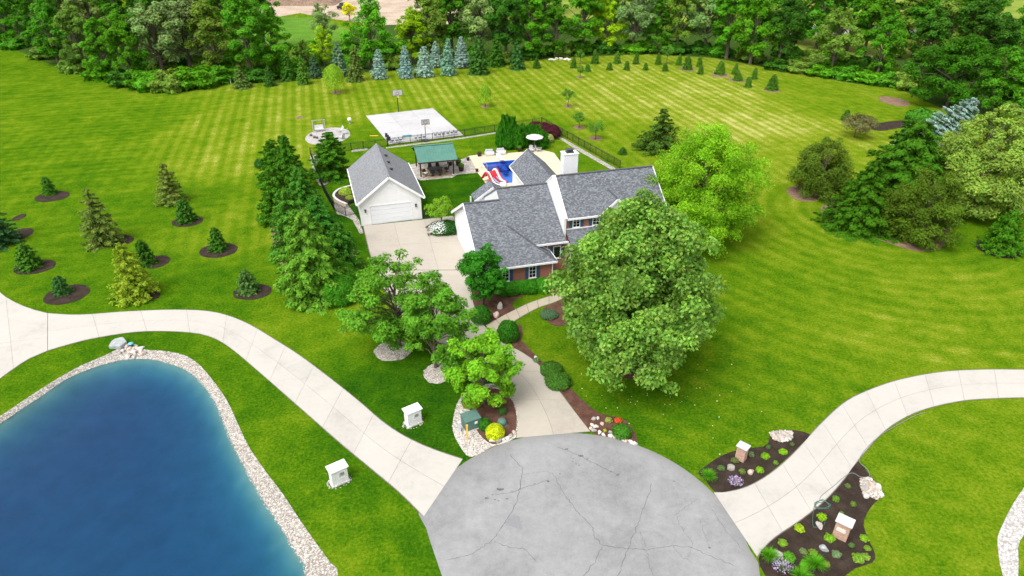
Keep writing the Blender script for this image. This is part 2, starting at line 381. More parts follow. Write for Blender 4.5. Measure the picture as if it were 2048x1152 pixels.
M['black_metal'] = plain('black_metal', (.012, .012, .013), .45, .4)
M['grey_metal'] = plain('grey_metal', (.20, .21, .22), .5, .4)
M['dark_metal'] = plain('dark_metal', (.045, .048, .052), .5, .4)
M['silver'] = plain('silver', (.55, .56, .58), .35, .5, var=.05)
def metal_roof():
    t = NT('green_metal_roof'); o = t.obj(); sx = t.n('SeparateXYZ'); t.l(o, sx.inputs[0]); n = t.noise(o, 1.2, 3)
    return t.done(t.bsdf(t.ramp(n, [(.3, (.060, .165, .13)), (.7, (.085, .21, .17))]), .45, .4))
M['green_roof'] = metal_roof()
M['dark_wood'] = plain('dark_wood', (.045, .022, .015), .6, .3, var=.2)
M['wicker'] = mottled('wicker', (.02, .018, .016), (.075, .065, .055), 30, .8, .2, .5, .01, world=False)
M['grey_wood'] = mottled('grey_wood', (.28, .24, .19), (.44, .39, .33), 12, .85, .2, .3, .01, world=False)
M['terracotta'] = plain('terracotta', (.055, .028, .022), .6, .3, var=.2)
M['canvas'] = plain('canvas', (.54, .54, .54), .8, .1, var=.02)
M['red_vinyl'] = plain('red_vinyl', (.55, .02, .03), .4, .5)
M['white_vinyl'] = plain('white_vinyl', (.80, .80, .82), .4, .5)
M['blue_vinyl'] = plain('blue_vinyl', (.12, .40, .55), .4, .5)
M['pool_liner'] = mottled('pool_liner', (.010, .13, .60), (.018, .18, .72), 3, .5, .3)
M['pool_dark'] = plain('pool_dark', (.02, .07, .42), .5, .3)
M['green_box'] = plain('green_box', (.085, .165, .14), .5, .3, var=.1)
M['yellow'] = plain('yellow', (.75, .43, .03), .5, .3)
M['hose'] = plain('hose', (.05, .13, .11), .5, .4)
M['cap_stone'] = mottled('cap_stone', (.44, .43, .42), (.64, .63, .62), 8, .85, .2, .3, .01, fine=40, world=False)
M['stone_white'] = brick('stone_white', (.66, .65, .66), (.74, .73, .74), (.60, .59, .59), .45, .2)
M['rim_orange'] = plain('rim_orange', (.65, .10, .02), .5, .3)
M['tan_block'] = brick('tan_block', (.44, .36, .26), (.56, .47, .36), (.33, .27, .2), .4, .2)
def water(name, ripple, scale, absorb=None, dens=1, rough=.04):
    t = NT(name); p = t.pos(); mp = t.n('Mapping'); mp.inputs['Rotation'].default_value = (0, 0, math.radians(-16)); mp.inputs['Scale'].default_value = (.42, 2.2, 1); t.l(p, mp.inputs[0])
    n1 = t.noise(mp.outputs[0], scale, 3, .6, .4); n2 = t.noise(mp.outputs[0], scale * 3.1, 2, .6)
    h = t.math('ADD', n1, t.math('MULTIPLY', n2, .35))
    b = t.n('Bump'); b.inputs['Strength'].default_value = ripple; b.inputs['Distance'].default_value = .12; t.l(h, b.inputs['Height'])
    gl = t.n('BsdfGlossy'); gl.inputs['Roughness'].default_value = rough; t.l(b.outputs[0], gl.inputs['Normal'])
    tr = t.n('BsdfTransparent'); fr = t.n('Fresnel'); fr.inputs['IOR'].default_value = 1.33; t.l(b.outputs[0], fr.inputs['Normal'])
    mx = t.n('MixShader'); t.l(fr.outputs[0], mx.inputs[0]); t.l(tr.outputs[0], mx.inputs[1]); t.l(gl.outputs[0], mx.inputs[2])
    vol = None
    if absorb:
        va = t.n('VolumeAbsorption'); va.inputs['Color'].default_value = (*absorb, 1); va.inputs['Density'].default_value = dens; vol = va.outputs[0]
    return t.done(mx.outputs[0], vol)
M['pond_water'] = water('pond_water', .38, 3.4, (.06, .62, .86), 1.0, .05)
M['pool_water'] = water('pool_water', .05, 2.5)
M['pond_bed'] = mottled('pond_bed', (.10, .24, .235), (.14, .29, .285), .5, .9, .1)

# ================================================================== the setting
POND_OUT_PX = [(-60, 868), (0, 832), (60, 792), (110, 760), (160, 732), (205, 713), (235, 698), (262, 689), (290, 699), (330, 702), (370, 711), (400, 731), (430, 766), (455, 803), (475, 846), (497, 892), (530, 941), (565, 987), (600, 1040), (635, 1090), (660, 1125), (676, 1158)]
POND_WATER_PX = [(-60, 880), (0, 846), (30, 826), (80, 793), (130, 759), (180, 737), (220, 725), (250, 719), (300, 718), (340, 727), (375, 742), (400, 762), (424, 793), (443, 832), (462, 880), (487, 930), (517, 985), (547, 1031), (572, 1071), (594, 1110), (612, 1158)]
def close_pond(l, far):
    e = l[-1]; s = l[0]
    return l + [Vector((e.x + far * .25, e.y - 6, e.z)), Vector((e.x - 3, e.y - 11, e.z)), Vector((e.x - 18, e.y - 14, e.z)), Vector((e.x - 36, e.y - 8, e.z)), Vector((s.x - 7 - far, s.y - 16, e.z)), Vector((s.x - 7 - far, s.y - 6, e.z))]
WZ = -.22
pond_out = ccw(smooth_poly(close_pond(loop(POND_OUT_PX), 1.6), 3))
pond_water = ccw(smooth_poly(close_pond(loop(POND_WATER_PX, WZ), 0), 3))

# lawn: one sheet to the horizon, open where the pond lies, with the mowing recorded on its vertices
rng = np.random.default_rng(4)
gx = np.arange(-150, 151, 2.0); gy = np.arange(14, 215, 2.0)
PX, PY = np.meshgrid(gx, gy); PX = PX.ravel(); PY = PY.ravel()
_a = ground(964.4, 326.2); _x, _y = Vector((HX.x, HX.y, 0)), Vector((HY.x, HY.y, 0))
pool = ccw([_a, _a + _x * 5.7, _a + _x * 5.7 - _y * 8.9, _a - _y * 8.9])
keep = ~inside(pond_out, PX, PY) & (dist_to_poly(pond_out, PX, PY) > .5) & ~inside(pool, PX, PY) & (dist_to_poly(pool, PX, PY) > .3)
pts = [(float(x), float(y)) for x, y in zip(PX[keep], PY[keep])]
far = [(-2500, -60), (2500, -60), (2500, 3500), (-2500, 3500)]
base = len(pts); pts += [(p.x, p.y) for p in pond_out]; nb = len(pond_out)
pts += [(p.x, p.y) for p in pool] + far
cdt = mgeo.delaunay_2d_cdt([Vector(p) for p in pts], [(base + i, base + (i + 1) % nb) for i in range(nb)] + [(base + nb + i, base + nb + (i + 1) % 4) for i in range(4)], [], 0, 1e-4)
lv = np.array([(p.x, p.y) for p in cdt[0]]); lf = [f for f in cdt[2]]
cen = np.array([lv[list(f)].mean(0) for f in lf]); ok = ~inside(pond_out, cen[:, 0], cen[:, 1]) & ~inside(pool, cen[:, 0], cen[:, 1])
lf = np.array([f for f, k in zip(lf, ok) if k])
CTRL = [(300, 250, .40, .1, 0, .5), (100, 200, .45, 0, 0, .4), (100, 120, .40, 0, 0, .2), (420, 250, .60, .9, 0, 0), (520, 300, .64, 1, 0, 0), (620, 200, .60, 1, 0, 0), (760, 190, .60, .9, 0, 0), (900, 180, .62, 1, 0, 0), (1000, 220, .57, .8, 0, 0),
        (1250, 200, .70, 1, 0, 0), (1400, 200, .73, 1, 0, 0), (1500, 260, .78, 1, 0, 0), (1450, 330, .68, .8, 0, 0), (1150, 300, .52, .5, 0, 0), (1250, 290, .56, .5, 0, 0), (1600, 300, .60, .4, .3, 0), (1700, 200, .52, .3, .2, 0), (1560, 420, .52, 0, .7, 0), (1500, 600, .42, 0, .45, 0),
        (1750, 620, .52, 0, .5, 0), (1950, 620, .52, 0, .45, 0), (1350, 820, .36, 0, .4, 0), (1850, 950, .50, .1, .2, 0), (1950, 1100, .50, 0, .1, .1), (700, 900, .28, .15, 0, 0), (560, 860, .38, 0, 0, .1), (500, 800, .30, .1, 0, 0), (600, 640, .46, .1, 0, 0), (760, 800, .16, 0, 0, 0),
        (860, 830, .08, 0, 0, 0), (400, 600, .30, 0, 0, .05), (200, 560, .37, 0, 0, .05), (300, 430, .38, 0, 0, .25), (100, 330, .40, .25, 0, .45), (480, 450, .50, .6, 0, 0), (850, 285, .42, 0, 0, .3), (920, 380, .16, 0, 0, .1), (740, 440, .16, 0, 0, 0), (780, 300, .4, 0, 0, 0), (1010, 270, .38, 0, 0, 0),
        (700, 640, .50, .1, 0, 0), (1080, 650, .40, 0, 0, 0), (1090, 690, .46, 0, 0, 0), (250, 690, .28, 0, 0, 0), (80, 760, .38, 0, 0, 0), (750, 1000, .29, .2, 0, 0), (800, 1100, .29, .3, 0, 0), (1150, 320, .36, 0, 0, 0), (1900, 460, .40, 0, .3, 0), (700, 1120, .45, 0, 0, 0)]
cp = np.array([tuple(ground(c[0], c[1]))[:2] for c in CTRL]); cv = np.array([c[2:] for c in CTRL])
d2 = ((lv[:, None, :] - cp[None]) ** 2).sum(2); wgt = 1 / (d2 + 4) ** 2.2; av = (wgt[:, :, None] * cv[None]).sum(1) / wgt.sum(1)[:, None]
lawn_me = np_mesh('lawn', np.c_[lv, np.zeros(len(lv))], lf, M['lawn'], dict(dry=av[:, 0], stripe_depth=av[:, 1], stripe_ring=av[:, 2], stripe_cross=av[:, 3]))
bm = bmesh.new(); bm.from_mesh(lawn_me); bmesh.ops.recalc_face_normals(bm, faces=bm.faces)
if sum(f.normal.z for f in bm.faces) < 0: bmesh.ops.reverse_faces(bm, faces=bm.faces)
bm.to_mesh(lawn_me); bm.free()
tag(link('lawn', lawn_me), kind='structure')

# pond: stony bank and bed, water with depth
def inset(poly, d):
    n = len(poly); out = []
    for i in range(n):
        a, b = Vector(poly[i - 1][:2]), Vector(poly[(i + 1) % n][:2]); t_ = (b - a).normalized(); out.append(Vector((poly[i][0] - t_.y * d, poly[i][1] + t_.x * d, 0)))
    return out
loops = [([(p.x, p.y) for p in pond_out], .0), ([(p.x, p.y) for p in pond_water], WZ)]
cw = Vector((np.mean([p.x for p in pond_water]), np.mean([p.y for p in pond_water])))
wx = np.arange(-75, -5, 1.4); wy = np.arange(8, 60, 1.4); WX, WY = np.meshgrid(wx, wy); WX = WX.ravel(); WY = WY.ravel()
kin = inside(pond_water, WX, WY); WX, WY = WX[kin], WY[kin]; dd = dist_to_poly(pond_water, WX, WY); kk = dd > .4; WX, WY, dd = WX[kk], WY[kk], dd[kk]
wzv = WZ - np.interp(dd, [0, .35, 1.0, 2.2, 6], [0, .35, .95, 1.35, 1.6])
allp = [p for l_, z in loops for p in l_]; allz = [z for l_, z in loops for p in l_]; e = []; off = 0
for l_, z in loops: e += [(off + i, off + (i + 1) % len(l_)) for i in range(len(l_))]; off += len(l_)
allp += list(zip(WX.tolist(), WY.tolist())); allz += wzv.tolist()
cdt = mgeo.delaunay_2d_cdt([Vector(p) for p in allp], e, [], 0, 1e-5)
pv = np.array([(p.x, p.y) for p in cdt[0]]); pz = np.array([allz[o[0]] if o else WZ for o in cdt[3]])
pf = [f for f in cdt[2]]; cen = np.array([pv[list(f)].mean(0) for f in pf]); ok = inside(pond_out, cen[:, 0], cen[:, 1]); pf = np.array([f for f, k in zip(pf, ok) if k])
fz = np.array([pz[list(f)].min() for f in pf])
def sub(fm, nm, mat, kind='structure'):
    me = np_mesh(nm, np.c_[pv, pz], pf[fm], mat, smooth=True)
    bm = bmesh.new(); bm.from_mesh(me); bmesh.ops.delete(bm, geom=[v for v in bm.verts if not v.link_faces], context='VERTS'); bmesh.ops.recalc_face_normals(bm, faces=bm.faces)
    if sum(f.normal.z for f in bm.faces) < 0: bmesh.ops.reverse_faces(bm, faces=bm.faces)
    bm.to_mesh(me); bm.free(); return tag(link(nm, me), kind=kind)
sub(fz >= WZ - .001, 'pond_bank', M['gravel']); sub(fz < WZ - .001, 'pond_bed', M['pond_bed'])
m = MB(); m.prism([(p.x, p.y, WZ) for p in ccw(inset(pond_water, -.25))], 3.4); tag(m.build('pond_water', M['pond_water']), kind='structure')
# loose stones on the bank
def pebble_field(name, poly, n, size, zfun, seed, mat='pebble', excl=None, parent=None, kind='stuff', label=None, cat=None):
    r = np.random.default_rng(seed); q = random_in(poly, n, r)
    if excl is not None: q = q[~inside(excl, q[:, 0], q[:, 1])]
    n = len(q); s = size * r.uniform(.55, 1.5, n) ; a = r.uniform(0, 6.283, n)
    oct_ = np.array([(1, 0, 0), (0, 1, 0), (-1, 0, 0), (0, -1, 0), (0, 0, .75), (.7, .7, .35), (-.7, .6, .3)])[:5]
    V = np.repeat(oct_[None], n, 0) * (1 + r.uniform(-.3, .3, (n, 5, 3))); V[:, :, 0] *= r.uniform(.7, 1.3, n)[:, None]; V *= s[:, None, None]
    c_, s_ = np.cos(a)[:, None], np.sin(a)[:, None]; x = V[:, :, 0] * c_ - V[:, :, 1] * s_; y = V[:, :, 0] * s_ + V[:, :, 1] * c_
    V = np.stack([x + q[:, :1], y + q[:, 1:], V[:, :, 2] + zfun(q)[:, None]], 2)
    F = np.array([(0, 1, 4), (1, 2, 4), (2, 3, 4), (3, 0, 4)])[None] + 5 * np.arange(n)[:, None, None]
    me = np_mesh(name, V.reshape(-1, 3), F.reshape(-1, 3), M[mat], dict(rnd=np.repeat(r.random(n), 5)))
    return tag(link(name, me, parent), label, cat, kind=kind)
def bank_z(q):
    do = dist_to_poly(pond_out, q[:, 0], q[:, 1]); dw = dist_to_poly(pond_water, q[:, 0], q[:, 1]); return WZ * do / (do + dw + 1e-6)
vis_bank = [p for p in pond_out if p.x > -52 and p.y > 22]
pebble_field('bank_stones', pond_out, 110000, .034, bank_z, 3, excl=ccw(inset(pond_water, .12)), label='pale limestone pebbles lining the blue pond', cat='pebbles')

# sheets on the ground
def sheet(name, pts, mat, z=.006, smooth=0, kind='structure', raw=False, dz=.05):
    l_ = [Vector((p[0], p[1], 0)) for p in pts] if raw else loop(pts)
    if smooth: l_ = smooth_poly(l_, smooth)
    l_ = ccw(l_); m = MB(); m.prism([(p.x, p.y, z) for p in l_], dz); o = m.build(name, M[mat] if isinstance(mat, str) else mat); tag(o, kind=kind)
    return o, l_
def ellipse(u, v, rx, ry, n=28, wob=.06, seed=0):
    r = random.Random(seed + u); c = ground(u, v); pm = px_per_m(c); ky = (ground(u, v - 5) - ground(u, v + 5)).length / 10
    return [(c.x + rx / pm * (1 + r.uniform(-wob, wob)) * math.cos(k * 2 * math.pi / n), c.y + ry * ky * (1 + r.uniform(-wob, wob)) * math.sin(k * 2 * math.pi / n)) for k in range(n)]

# street: the round end of the cul-de-sac
SX, SY, SR = 4.156, 28.607, 10.82
_r, _l = ground(1505, 1100), ground(848.5, 1031)
ring = [(SX + SR * math.cos(a_), SY + SR * math.sin(a_)) for a_ in np.linspace(math.atan2(_r.y - SY, _r.x - SX), math.atan2(_l.y - SY, _l.x - SX), 70)]
ring += [tuple(ground(*c))[:2] for c in ((852, 1056), (862, 1088), (873, 1120), (884, 1152), (900, 1195), (925, 1250))] + [(SX - 4.0, 8), (SX - 4.0, -30), (SX + 4.5, -30), (SX + 4.5, 8)] + [tuple(ground(*c))[:2] for c in ((1500, 1250), (1515, 1195), (1520, 1152), (1516, 1125))]
STREET, _ = sheet('street', ring, 'asphalt', .022, raw=True, dz=.08)
def wiggle(px, amp=.07, seed=1, n=7):
    r = random.Random(seed); l_ = resample(loop(px), max(6, int(n * len(px)))); 
    return [Vector((p.x + r.uniform(-amp, amp), p.y + r.uniform(-amp, amp), 0)) for p in l_]
def strip(pts, w, z, seed=0):
    r = random.Random(seed); m = MB(); L, R = [], []
    for i, p in enumerate(pts):
        d = (pts[min(i + 1, len(pts) - 1)] - pts[max(i - 1, 0)]).normalized(); k = w * r.uniform(.5, 1.3) / 2 * (.4 if i in (0, len(pts) - 1) else 1)
        L.append((p.x - d.y * k, p.y + d.x * k, z)); R.append((p.x + d.y * k, p.y - d.x * k, z))
    n = len(pts); m.add(L + R, [(i, i + n, i + n + 1, i + 1) for i in range(n - 1)]); return m
CRACKS = [([(1020, 910), (1045, 938), (1040, 975), (1034, 1005), (1010, 1045), (995, 1065)], .055), ([(995, 1068), (985, 1080), (945, 1108), (890, 1122)], .05), ([(988, 1082), (1010, 1093), (1048, 1098), (1073, 1125)], .045),
          ([(1045, 950), (1085, 943), (1105, 947)], .03), ([(1105, 945), (1125, 985), (1150, 1018), (1185, 1055), (1190, 1075), (1205, 1092)], .05), ([(1205, 1092), (1255, 1097), (1292, 1101)], .055), ([(1292, 1101), (1345, 1092), (1380, 1095), (1420, 1112), (1470, 1132)], .045),
          ([(1205, 1093), (1192, 1120), (1168, 1152), (1150, 1175)], .055), ([(1304, 968), (1295, 998), (1275, 1050), (1257, 1097), (1236, 1152), (1228, 1175)], .05), ([(1295, 1101), (1298, 1130), (1312, 1160)], .035), ([(1395, 998), (1370, 1015), (1352, 1030)], .03), ([(1352, 1030), (1362, 1055), (1385, 1085), (1375, 1120)], .025), ([(1400, 1040), (1412, 1075), (1420, 1098)], .03), ([(1280, 1064), (1290, 1090), (1296, 1101)], .025), ([(1345, 1092), (1365, 1115), (1385, 1125)], .025), ([(1418, 1012), (1450, 1060), (1490, 1105)], .03), ([(1330, 1075), (1300, 1062), (1282, 1066)], .02)]
for i, (c, w) in enumerate(CRACKS): strip(wiggle(c, .06, i), w * .62, .0275, i).build('crack', M['crack'], STREET)
rs = random.Random(9)
def blob(u, v, r, sy=.6, n=11, seed=0, ang=0):
    q = random.Random(seed); c = ground(u, v); ca, sa = math.cos(ang), math.sin(ang); o = []
    for k in range(n):
        a_ = k * 2 * math.pi / n; rr = r * q.uniform(.55, 1.25); x, y = rr * math.cos(a_), rr * sy * math.sin(a_); o.append((c.x + x * ca - y * sa, c.y + x * sa + y * ca, 0))
    return o
def stain(u, v, r, z=.0265, mat='stain', name='oil_stain', **k):
    m = MB(); p = blob(u, v, r, **k); m.add([(a_[0], a_[1], z) for a_ in p], [tuple(range(len(p)))]); m.build(name, M[mat], STREET)
for i, (u, v, r) in enumerate([(1161, 912, .2), (1133, 899, .16), (1000, 979, .24), (973, 997, .18), (1236, 950, .16), (1096, 963, .12), (1014, 998, .12), (1120, 948, .08), (1175, 918, .08), (1195, 930, .07), (1348, 963, .09), (1419, 1096, .11), (1146, 918, .07), (1180, 926, .06), (1210, 938, .06), (1222, 944, .07), (985, 990, .08), (1025, 985, .07), (1040, 978, .06), (1055, 973, .06), (1070, 968, .07), (1085, 964, .06), (1152, 928, .08), (1145, 924, .07), (1158, 931, .07), (990, 1000, .09), (997, 1002, .08)]): stain(u, v, r, seed=i)
for p_ in ([(1114, 894), (1130, 900), (1160, 912), (1178, 922), (1205, 936), (1238, 950)], [(990, 990), (1022, 985), (1060, 972), (1096, 962)]):
    strip(wiggle(p_, .05, 3), .035, .0272, 3).build('crack', M['stain'], STREET)
m = MB(); p_ = [tuple(ground(u, v)) for u, v in [(1009, 1045), (1021, 1033), (1038, 1032), (1046, 1058), (1040, 1060), (1015, 1050)]]; m.add([(a_[0], a_[1], .0262) for a_ in p_], [tuple(range(6))]); m.build('asphalt_patch', M['patch'], STREET)

# concrete drives made of cast panels
def panels(name, left, right, n, lanes, mat, top=.035, gap=.022, sub=4, skip=()):
    L = resample(smooth_poly(loop(left), 6, False), n * sub + 1); R = resample(smooth_poly(loop(right), 6, False), n * sub + 1)
    m = MB(); top_u = [tuple(p) for p in L] + [tuple(p) for p in R[::-1]]; N = len(L)
    LO = [l_ + (l_ - r_).normalized() * .09 for l_, r_ in zip(L, R)]; RO = [r_ + (r_ - l_).normalized() * .09 for l_, r_ in zip(L, R)]  # dark soil strip past both edges, also standing in for the grass edge shadow
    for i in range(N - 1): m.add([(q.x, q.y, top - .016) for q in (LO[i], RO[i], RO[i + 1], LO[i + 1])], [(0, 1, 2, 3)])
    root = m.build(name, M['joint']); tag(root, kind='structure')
    for k in range(n):
        for a_ in range(lanes):
            t0, t1 = a_ / lanes, (a_ + 1) / lanes; vs = []; top_l, top_r = [], []
            for j in range(sub + 1):
                i = k * sub + j; l_, r_ = L[i], R[i]; w = (r_ - l_).length; g0 = gap / 2 / w if a_ > 0 else 0; g1 = gap / 2 / w if a_ < lanes - 1 else 0
                p, q = l_.lerp(r_, t0 + g0), l_.lerp(r_, t1 - g1)
                along = (L[min(i + 1, N - 1)].lerp(R[min(i + 1, N - 1)], .5) - L[max(i - 1, 0)].lerp(R[max(i - 1, 0)], .5)).normalized() * gap / 2
                if j == 0 and k > 0: p, q = p + along, q + along
                if j == sub and k < n - 1: p, q = p - along, q - along
                top_l.append((p.x, p.y, top)); top_r.append((q.x, q.y, top))
            MB().prism(ccw(top_l + top_r[::-1]), .1).build('concrete_panel', M[mat], root)
    return root, ccw([Vector(p) for p in top_u])
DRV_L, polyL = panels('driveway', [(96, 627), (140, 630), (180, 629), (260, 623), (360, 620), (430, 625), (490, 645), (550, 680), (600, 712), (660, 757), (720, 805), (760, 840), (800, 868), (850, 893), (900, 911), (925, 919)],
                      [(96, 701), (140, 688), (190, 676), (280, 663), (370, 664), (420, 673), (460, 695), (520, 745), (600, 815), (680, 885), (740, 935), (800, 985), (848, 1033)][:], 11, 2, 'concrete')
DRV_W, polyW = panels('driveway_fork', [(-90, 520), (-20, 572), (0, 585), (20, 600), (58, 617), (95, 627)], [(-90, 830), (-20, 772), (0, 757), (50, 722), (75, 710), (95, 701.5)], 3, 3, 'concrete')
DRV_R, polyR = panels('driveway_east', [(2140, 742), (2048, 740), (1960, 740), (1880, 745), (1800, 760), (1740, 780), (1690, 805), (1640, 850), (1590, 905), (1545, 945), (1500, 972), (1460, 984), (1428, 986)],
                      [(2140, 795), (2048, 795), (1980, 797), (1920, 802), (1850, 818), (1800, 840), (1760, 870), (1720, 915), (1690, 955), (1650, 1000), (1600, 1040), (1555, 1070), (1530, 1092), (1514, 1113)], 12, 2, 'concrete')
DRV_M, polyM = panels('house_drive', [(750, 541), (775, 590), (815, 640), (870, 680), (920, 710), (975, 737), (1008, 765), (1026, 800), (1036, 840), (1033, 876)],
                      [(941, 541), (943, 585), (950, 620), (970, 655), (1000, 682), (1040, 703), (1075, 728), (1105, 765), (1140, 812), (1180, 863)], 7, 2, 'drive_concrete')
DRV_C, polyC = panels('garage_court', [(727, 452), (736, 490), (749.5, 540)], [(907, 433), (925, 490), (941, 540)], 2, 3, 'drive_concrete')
sheet('concrete_apron', [(845, 439), (872, 436), (866, 450), (884, 465), (909, 464), (905, 432)], 'drive_concrete', .028, dz=.06)
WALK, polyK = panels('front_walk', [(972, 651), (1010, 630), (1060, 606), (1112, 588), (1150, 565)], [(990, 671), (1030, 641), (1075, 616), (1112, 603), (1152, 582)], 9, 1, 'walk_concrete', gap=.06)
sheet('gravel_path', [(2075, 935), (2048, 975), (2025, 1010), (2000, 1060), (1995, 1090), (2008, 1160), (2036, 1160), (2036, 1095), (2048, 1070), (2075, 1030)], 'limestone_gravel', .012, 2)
sheet('neighbour_drive', [(2075, 360), (2040, 378), (2025, 398), (2040, 422), (2075, 435)], 'concrete', .02)
# court and the yard behind the house
m = MB(); cc = [ground(*c) for c in [(731.8, 231.8), (778.6, 289), (927, 270.8), (865.9, 216.7)]]
m2 = MB(); m2.prism([(p.x, p.y, .03) for p in ccw(cc)], .07); COURT = m2.build('basketball_court', M['joint']); tag(COURT, kind='structure')
for i in range(3):
    for j in range(3):
        def bil(a_, b_): return cc[0].lerp(cc[1], a_).lerp(cc[3].lerp(cc[2], a_), b_)
        e_ = .0012; q = [bil(i / 3 + e_, j / 3 + e_), bil((i + 1) / 3 - e_, j / 3 + e_), bil((i + 1) / 3 - e_, (j + 1) / 3 - e_), bil(i / 3 + e_, (j + 1) / 3 - e_)]
        MB().prism(ccw([(p.x, p.y, .045) for p in q]), .03).build('concrete_panel', M['court_concrete'], COURT)
deck_px = [(938, 312), (962, 309), (985, 312), (1020, 306), (1062, 303), (1085, 300), (1108, 306), (1122, 325), (1130, 345), (1120, 362), (1000, 392), (975, 372), (955, 345)]
deck_l = ccw(loop(deck_px))
# deck as a ring round the pool
dp = [(p.x, p.y) for p in deck_l] + [(p.x, p.y) for p in pool]; nd, npl = len(deck_l), len(pool)
cdt = mgeo.delaunay_2d_cdt([Vector(p) for p in dp], [(i, (i + 1) % nd) for i in range(nd)] + [(nd + i, nd + (i + 1) % npl) for i in range(npl)], [], 0, 1e-5)
dv = [(p.x, p.y, .03) for p in cdt[0]]; df = []
for f in cdt[2]:
    c = np.mean([dv[i] for i in f], 0)
    if inside(deck_l, c[0], c[1]) and not inside(pool, c[0], c[1]): df.append(tuple(f))
m = MB(); m.add(dv, df); PD = m.build('pool_deck', M['deck']); tag(PD, kind='structure')
# pool shell and water
m = MB(); pl = [tuple(p) for p in pool]
for i in range(4):
    a_, b_ = pl[i], pl[(i + 1) % 4]; m.add([(a_[0], a_[1], .028), (b_[0], b_[1], .028), (b_[0], b_[1], -1.5), (a_[0], a_[1], -1.5)], [(0, 1, 2, 3)])
m.add([(p[0], p[1], -1.5) for p in pl], [(0, 1, 2, 3)])
POOLO = m.build('pool_basin', M['pool_liner']); tag(POOLO, 'rectangular blue lined swimming pool basin behind the house', 'pool')
m = MB(); _p = _a - _y * .02; m.hexa([_p + Vector((0, 0, -.9)), _p + _x * 5.7 + Vector((0, 0, -.9)), _p + _x * 5.7 - _y * .9 + Vector((0, 0, -.9)), _p - _y * .9 + Vector((0, 0, -.9))], [_p + Vector((0, 0, -.35)), _p + _x * 5.7 + Vector((0, 0, -.35)), _p + _x * 5.7 - _y * .9 + Vector((0, 0, -.35)), _p - _y * .9 + Vector((0, 0, -.35))]).build('pool_ledge', M['pool_dark'], POOLO)
_p = _a + _x * 2.6 - _y * .9; m = MB(); m.hexa([_p + Vector((0, 0, -.9)), _p + _x * .7 + Vector((0, 0, -.9)), _p + _x * .7 - _y * 2 + Vector((0, 0, -.9)), _p - _y * 2 + Vector((0, 0, -.9))], [_p + Vector((0, 0, -.36)), _p + _x * .7 + Vector((0, 0, -.36)), _p + _x * .7 - _y * 2 + Vector((0, 0, -.36)), _p - _y * 2 + Vector((0, 0, -.36))]).build('pool_step', M['pool_dark'], POOLO)
tag(link('pool_water', np_mesh('pool_water', np.array([(p[0], p[1], -.12) for p in pl]), np.array([[0, 1, 2, 3]]), M['pool_water'])), kind='structure')
# patio and path paving
sheet('patio', [(806, 346), (818, 330), (835, 326), (900, 320), (925, 318), (938, 312), (955, 345.5), (915, 349), (905, 355), (842, 361)], 'paver', .014, 0)
sheet('patio_inset', [(846, 357), (836, 337), (890, 331), (905, 350), (870, 357)], 'patio_paver', .02, 0)
sheet('fire_patio', ellipse(656, 272, 42, 17, 40, .015), 'round_paver', .02, raw=True)
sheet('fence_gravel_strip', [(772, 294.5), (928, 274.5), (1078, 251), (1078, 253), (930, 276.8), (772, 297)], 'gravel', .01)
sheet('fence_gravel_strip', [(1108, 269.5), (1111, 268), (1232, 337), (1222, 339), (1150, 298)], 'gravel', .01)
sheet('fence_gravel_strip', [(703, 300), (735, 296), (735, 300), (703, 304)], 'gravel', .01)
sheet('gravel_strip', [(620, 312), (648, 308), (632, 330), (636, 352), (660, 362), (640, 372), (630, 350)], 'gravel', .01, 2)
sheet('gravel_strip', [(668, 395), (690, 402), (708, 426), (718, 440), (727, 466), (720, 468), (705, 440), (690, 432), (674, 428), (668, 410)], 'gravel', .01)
sheet('raised_bed_soil', [(690, 410), (672, 402), (670, 392), (684, 383), (704, 379), (712, 402)], 'dark_mulch', .45, 3, dz=.4)
# planting beds
BEDS = {}
def bed(key, pts, mat, z=.02, sm=3, raw=False): BEDS[key] = sheet('mulch_bed', pts, mat, z, sm, raw=raw, dz=.06)[1]
bed('east_up', [(1412, 962), (1396, 945), (1412, 932), (1440, 913), (1480, 899), (1528, 893), (1538, 880), (1544, 866), (1562, 861), (1592, 861), (1620, 869), (1606, 886), (1588, 903), (1543, 943), (1500, 970), (1460, 982), (1430, 984)], 'dark_mulch', sm=2)
bed('east_low', [(1716, 923), (1735, 945), (1757, 970), (1766, 990), (1748, 1007), (1734, 1027), (1727, 1050), (1738, 1082), (1750, 1108), (1745, 1125), (1712, 1136), (1690, 1152), (1660, 1175), (1560, 1172), (1528, 1146), (1517, 1118), (1532, 1093), (1556, 1072), (1601, 1042), (1651, 1002), (1691, 957)], 'dark_mulch', sm=2)
bed('island', [(985, 889), (958, 868), (945, 838), (938, 800), (962, 782), (995, 778), (1022, 798), (1033, 832), (1030, 866), (1012, 880)], 'red_mulch', .024)
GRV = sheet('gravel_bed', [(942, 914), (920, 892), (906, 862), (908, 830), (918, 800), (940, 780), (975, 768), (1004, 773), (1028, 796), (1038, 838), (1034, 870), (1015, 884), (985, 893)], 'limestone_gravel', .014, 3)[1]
bed('drive_east', [(1181, 863), (1142, 812), (1108, 766), (1078, 728), (1045, 703), (1040, 680), (1052, 690), (1075, 715), (1105, 742), (1140, 775), (1165, 800), (1198, 826), (1240, 836), (1262, 852), (1276, 888), (1250, 888), (1215, 876)], 'red_mulch', sm=2)
bed('front', [(905, 560), (950, 545), (1005, 565), (1060, 575), (1105, 560), (1130, 560), (1135, 585), (1105, 590), (1070, 583), (1030, 600), (1025, 612), (1030, 620), (1008, 630), (974, 648), (955, 625), (944, 600)], 'red_mulch', sm=2)
bed('walk_south', [(1085, 620), (1100, 610), (1140, 600), (1160, 640), (1130, 650), (1110, 652), (1092, 640)], 'red_mulch')
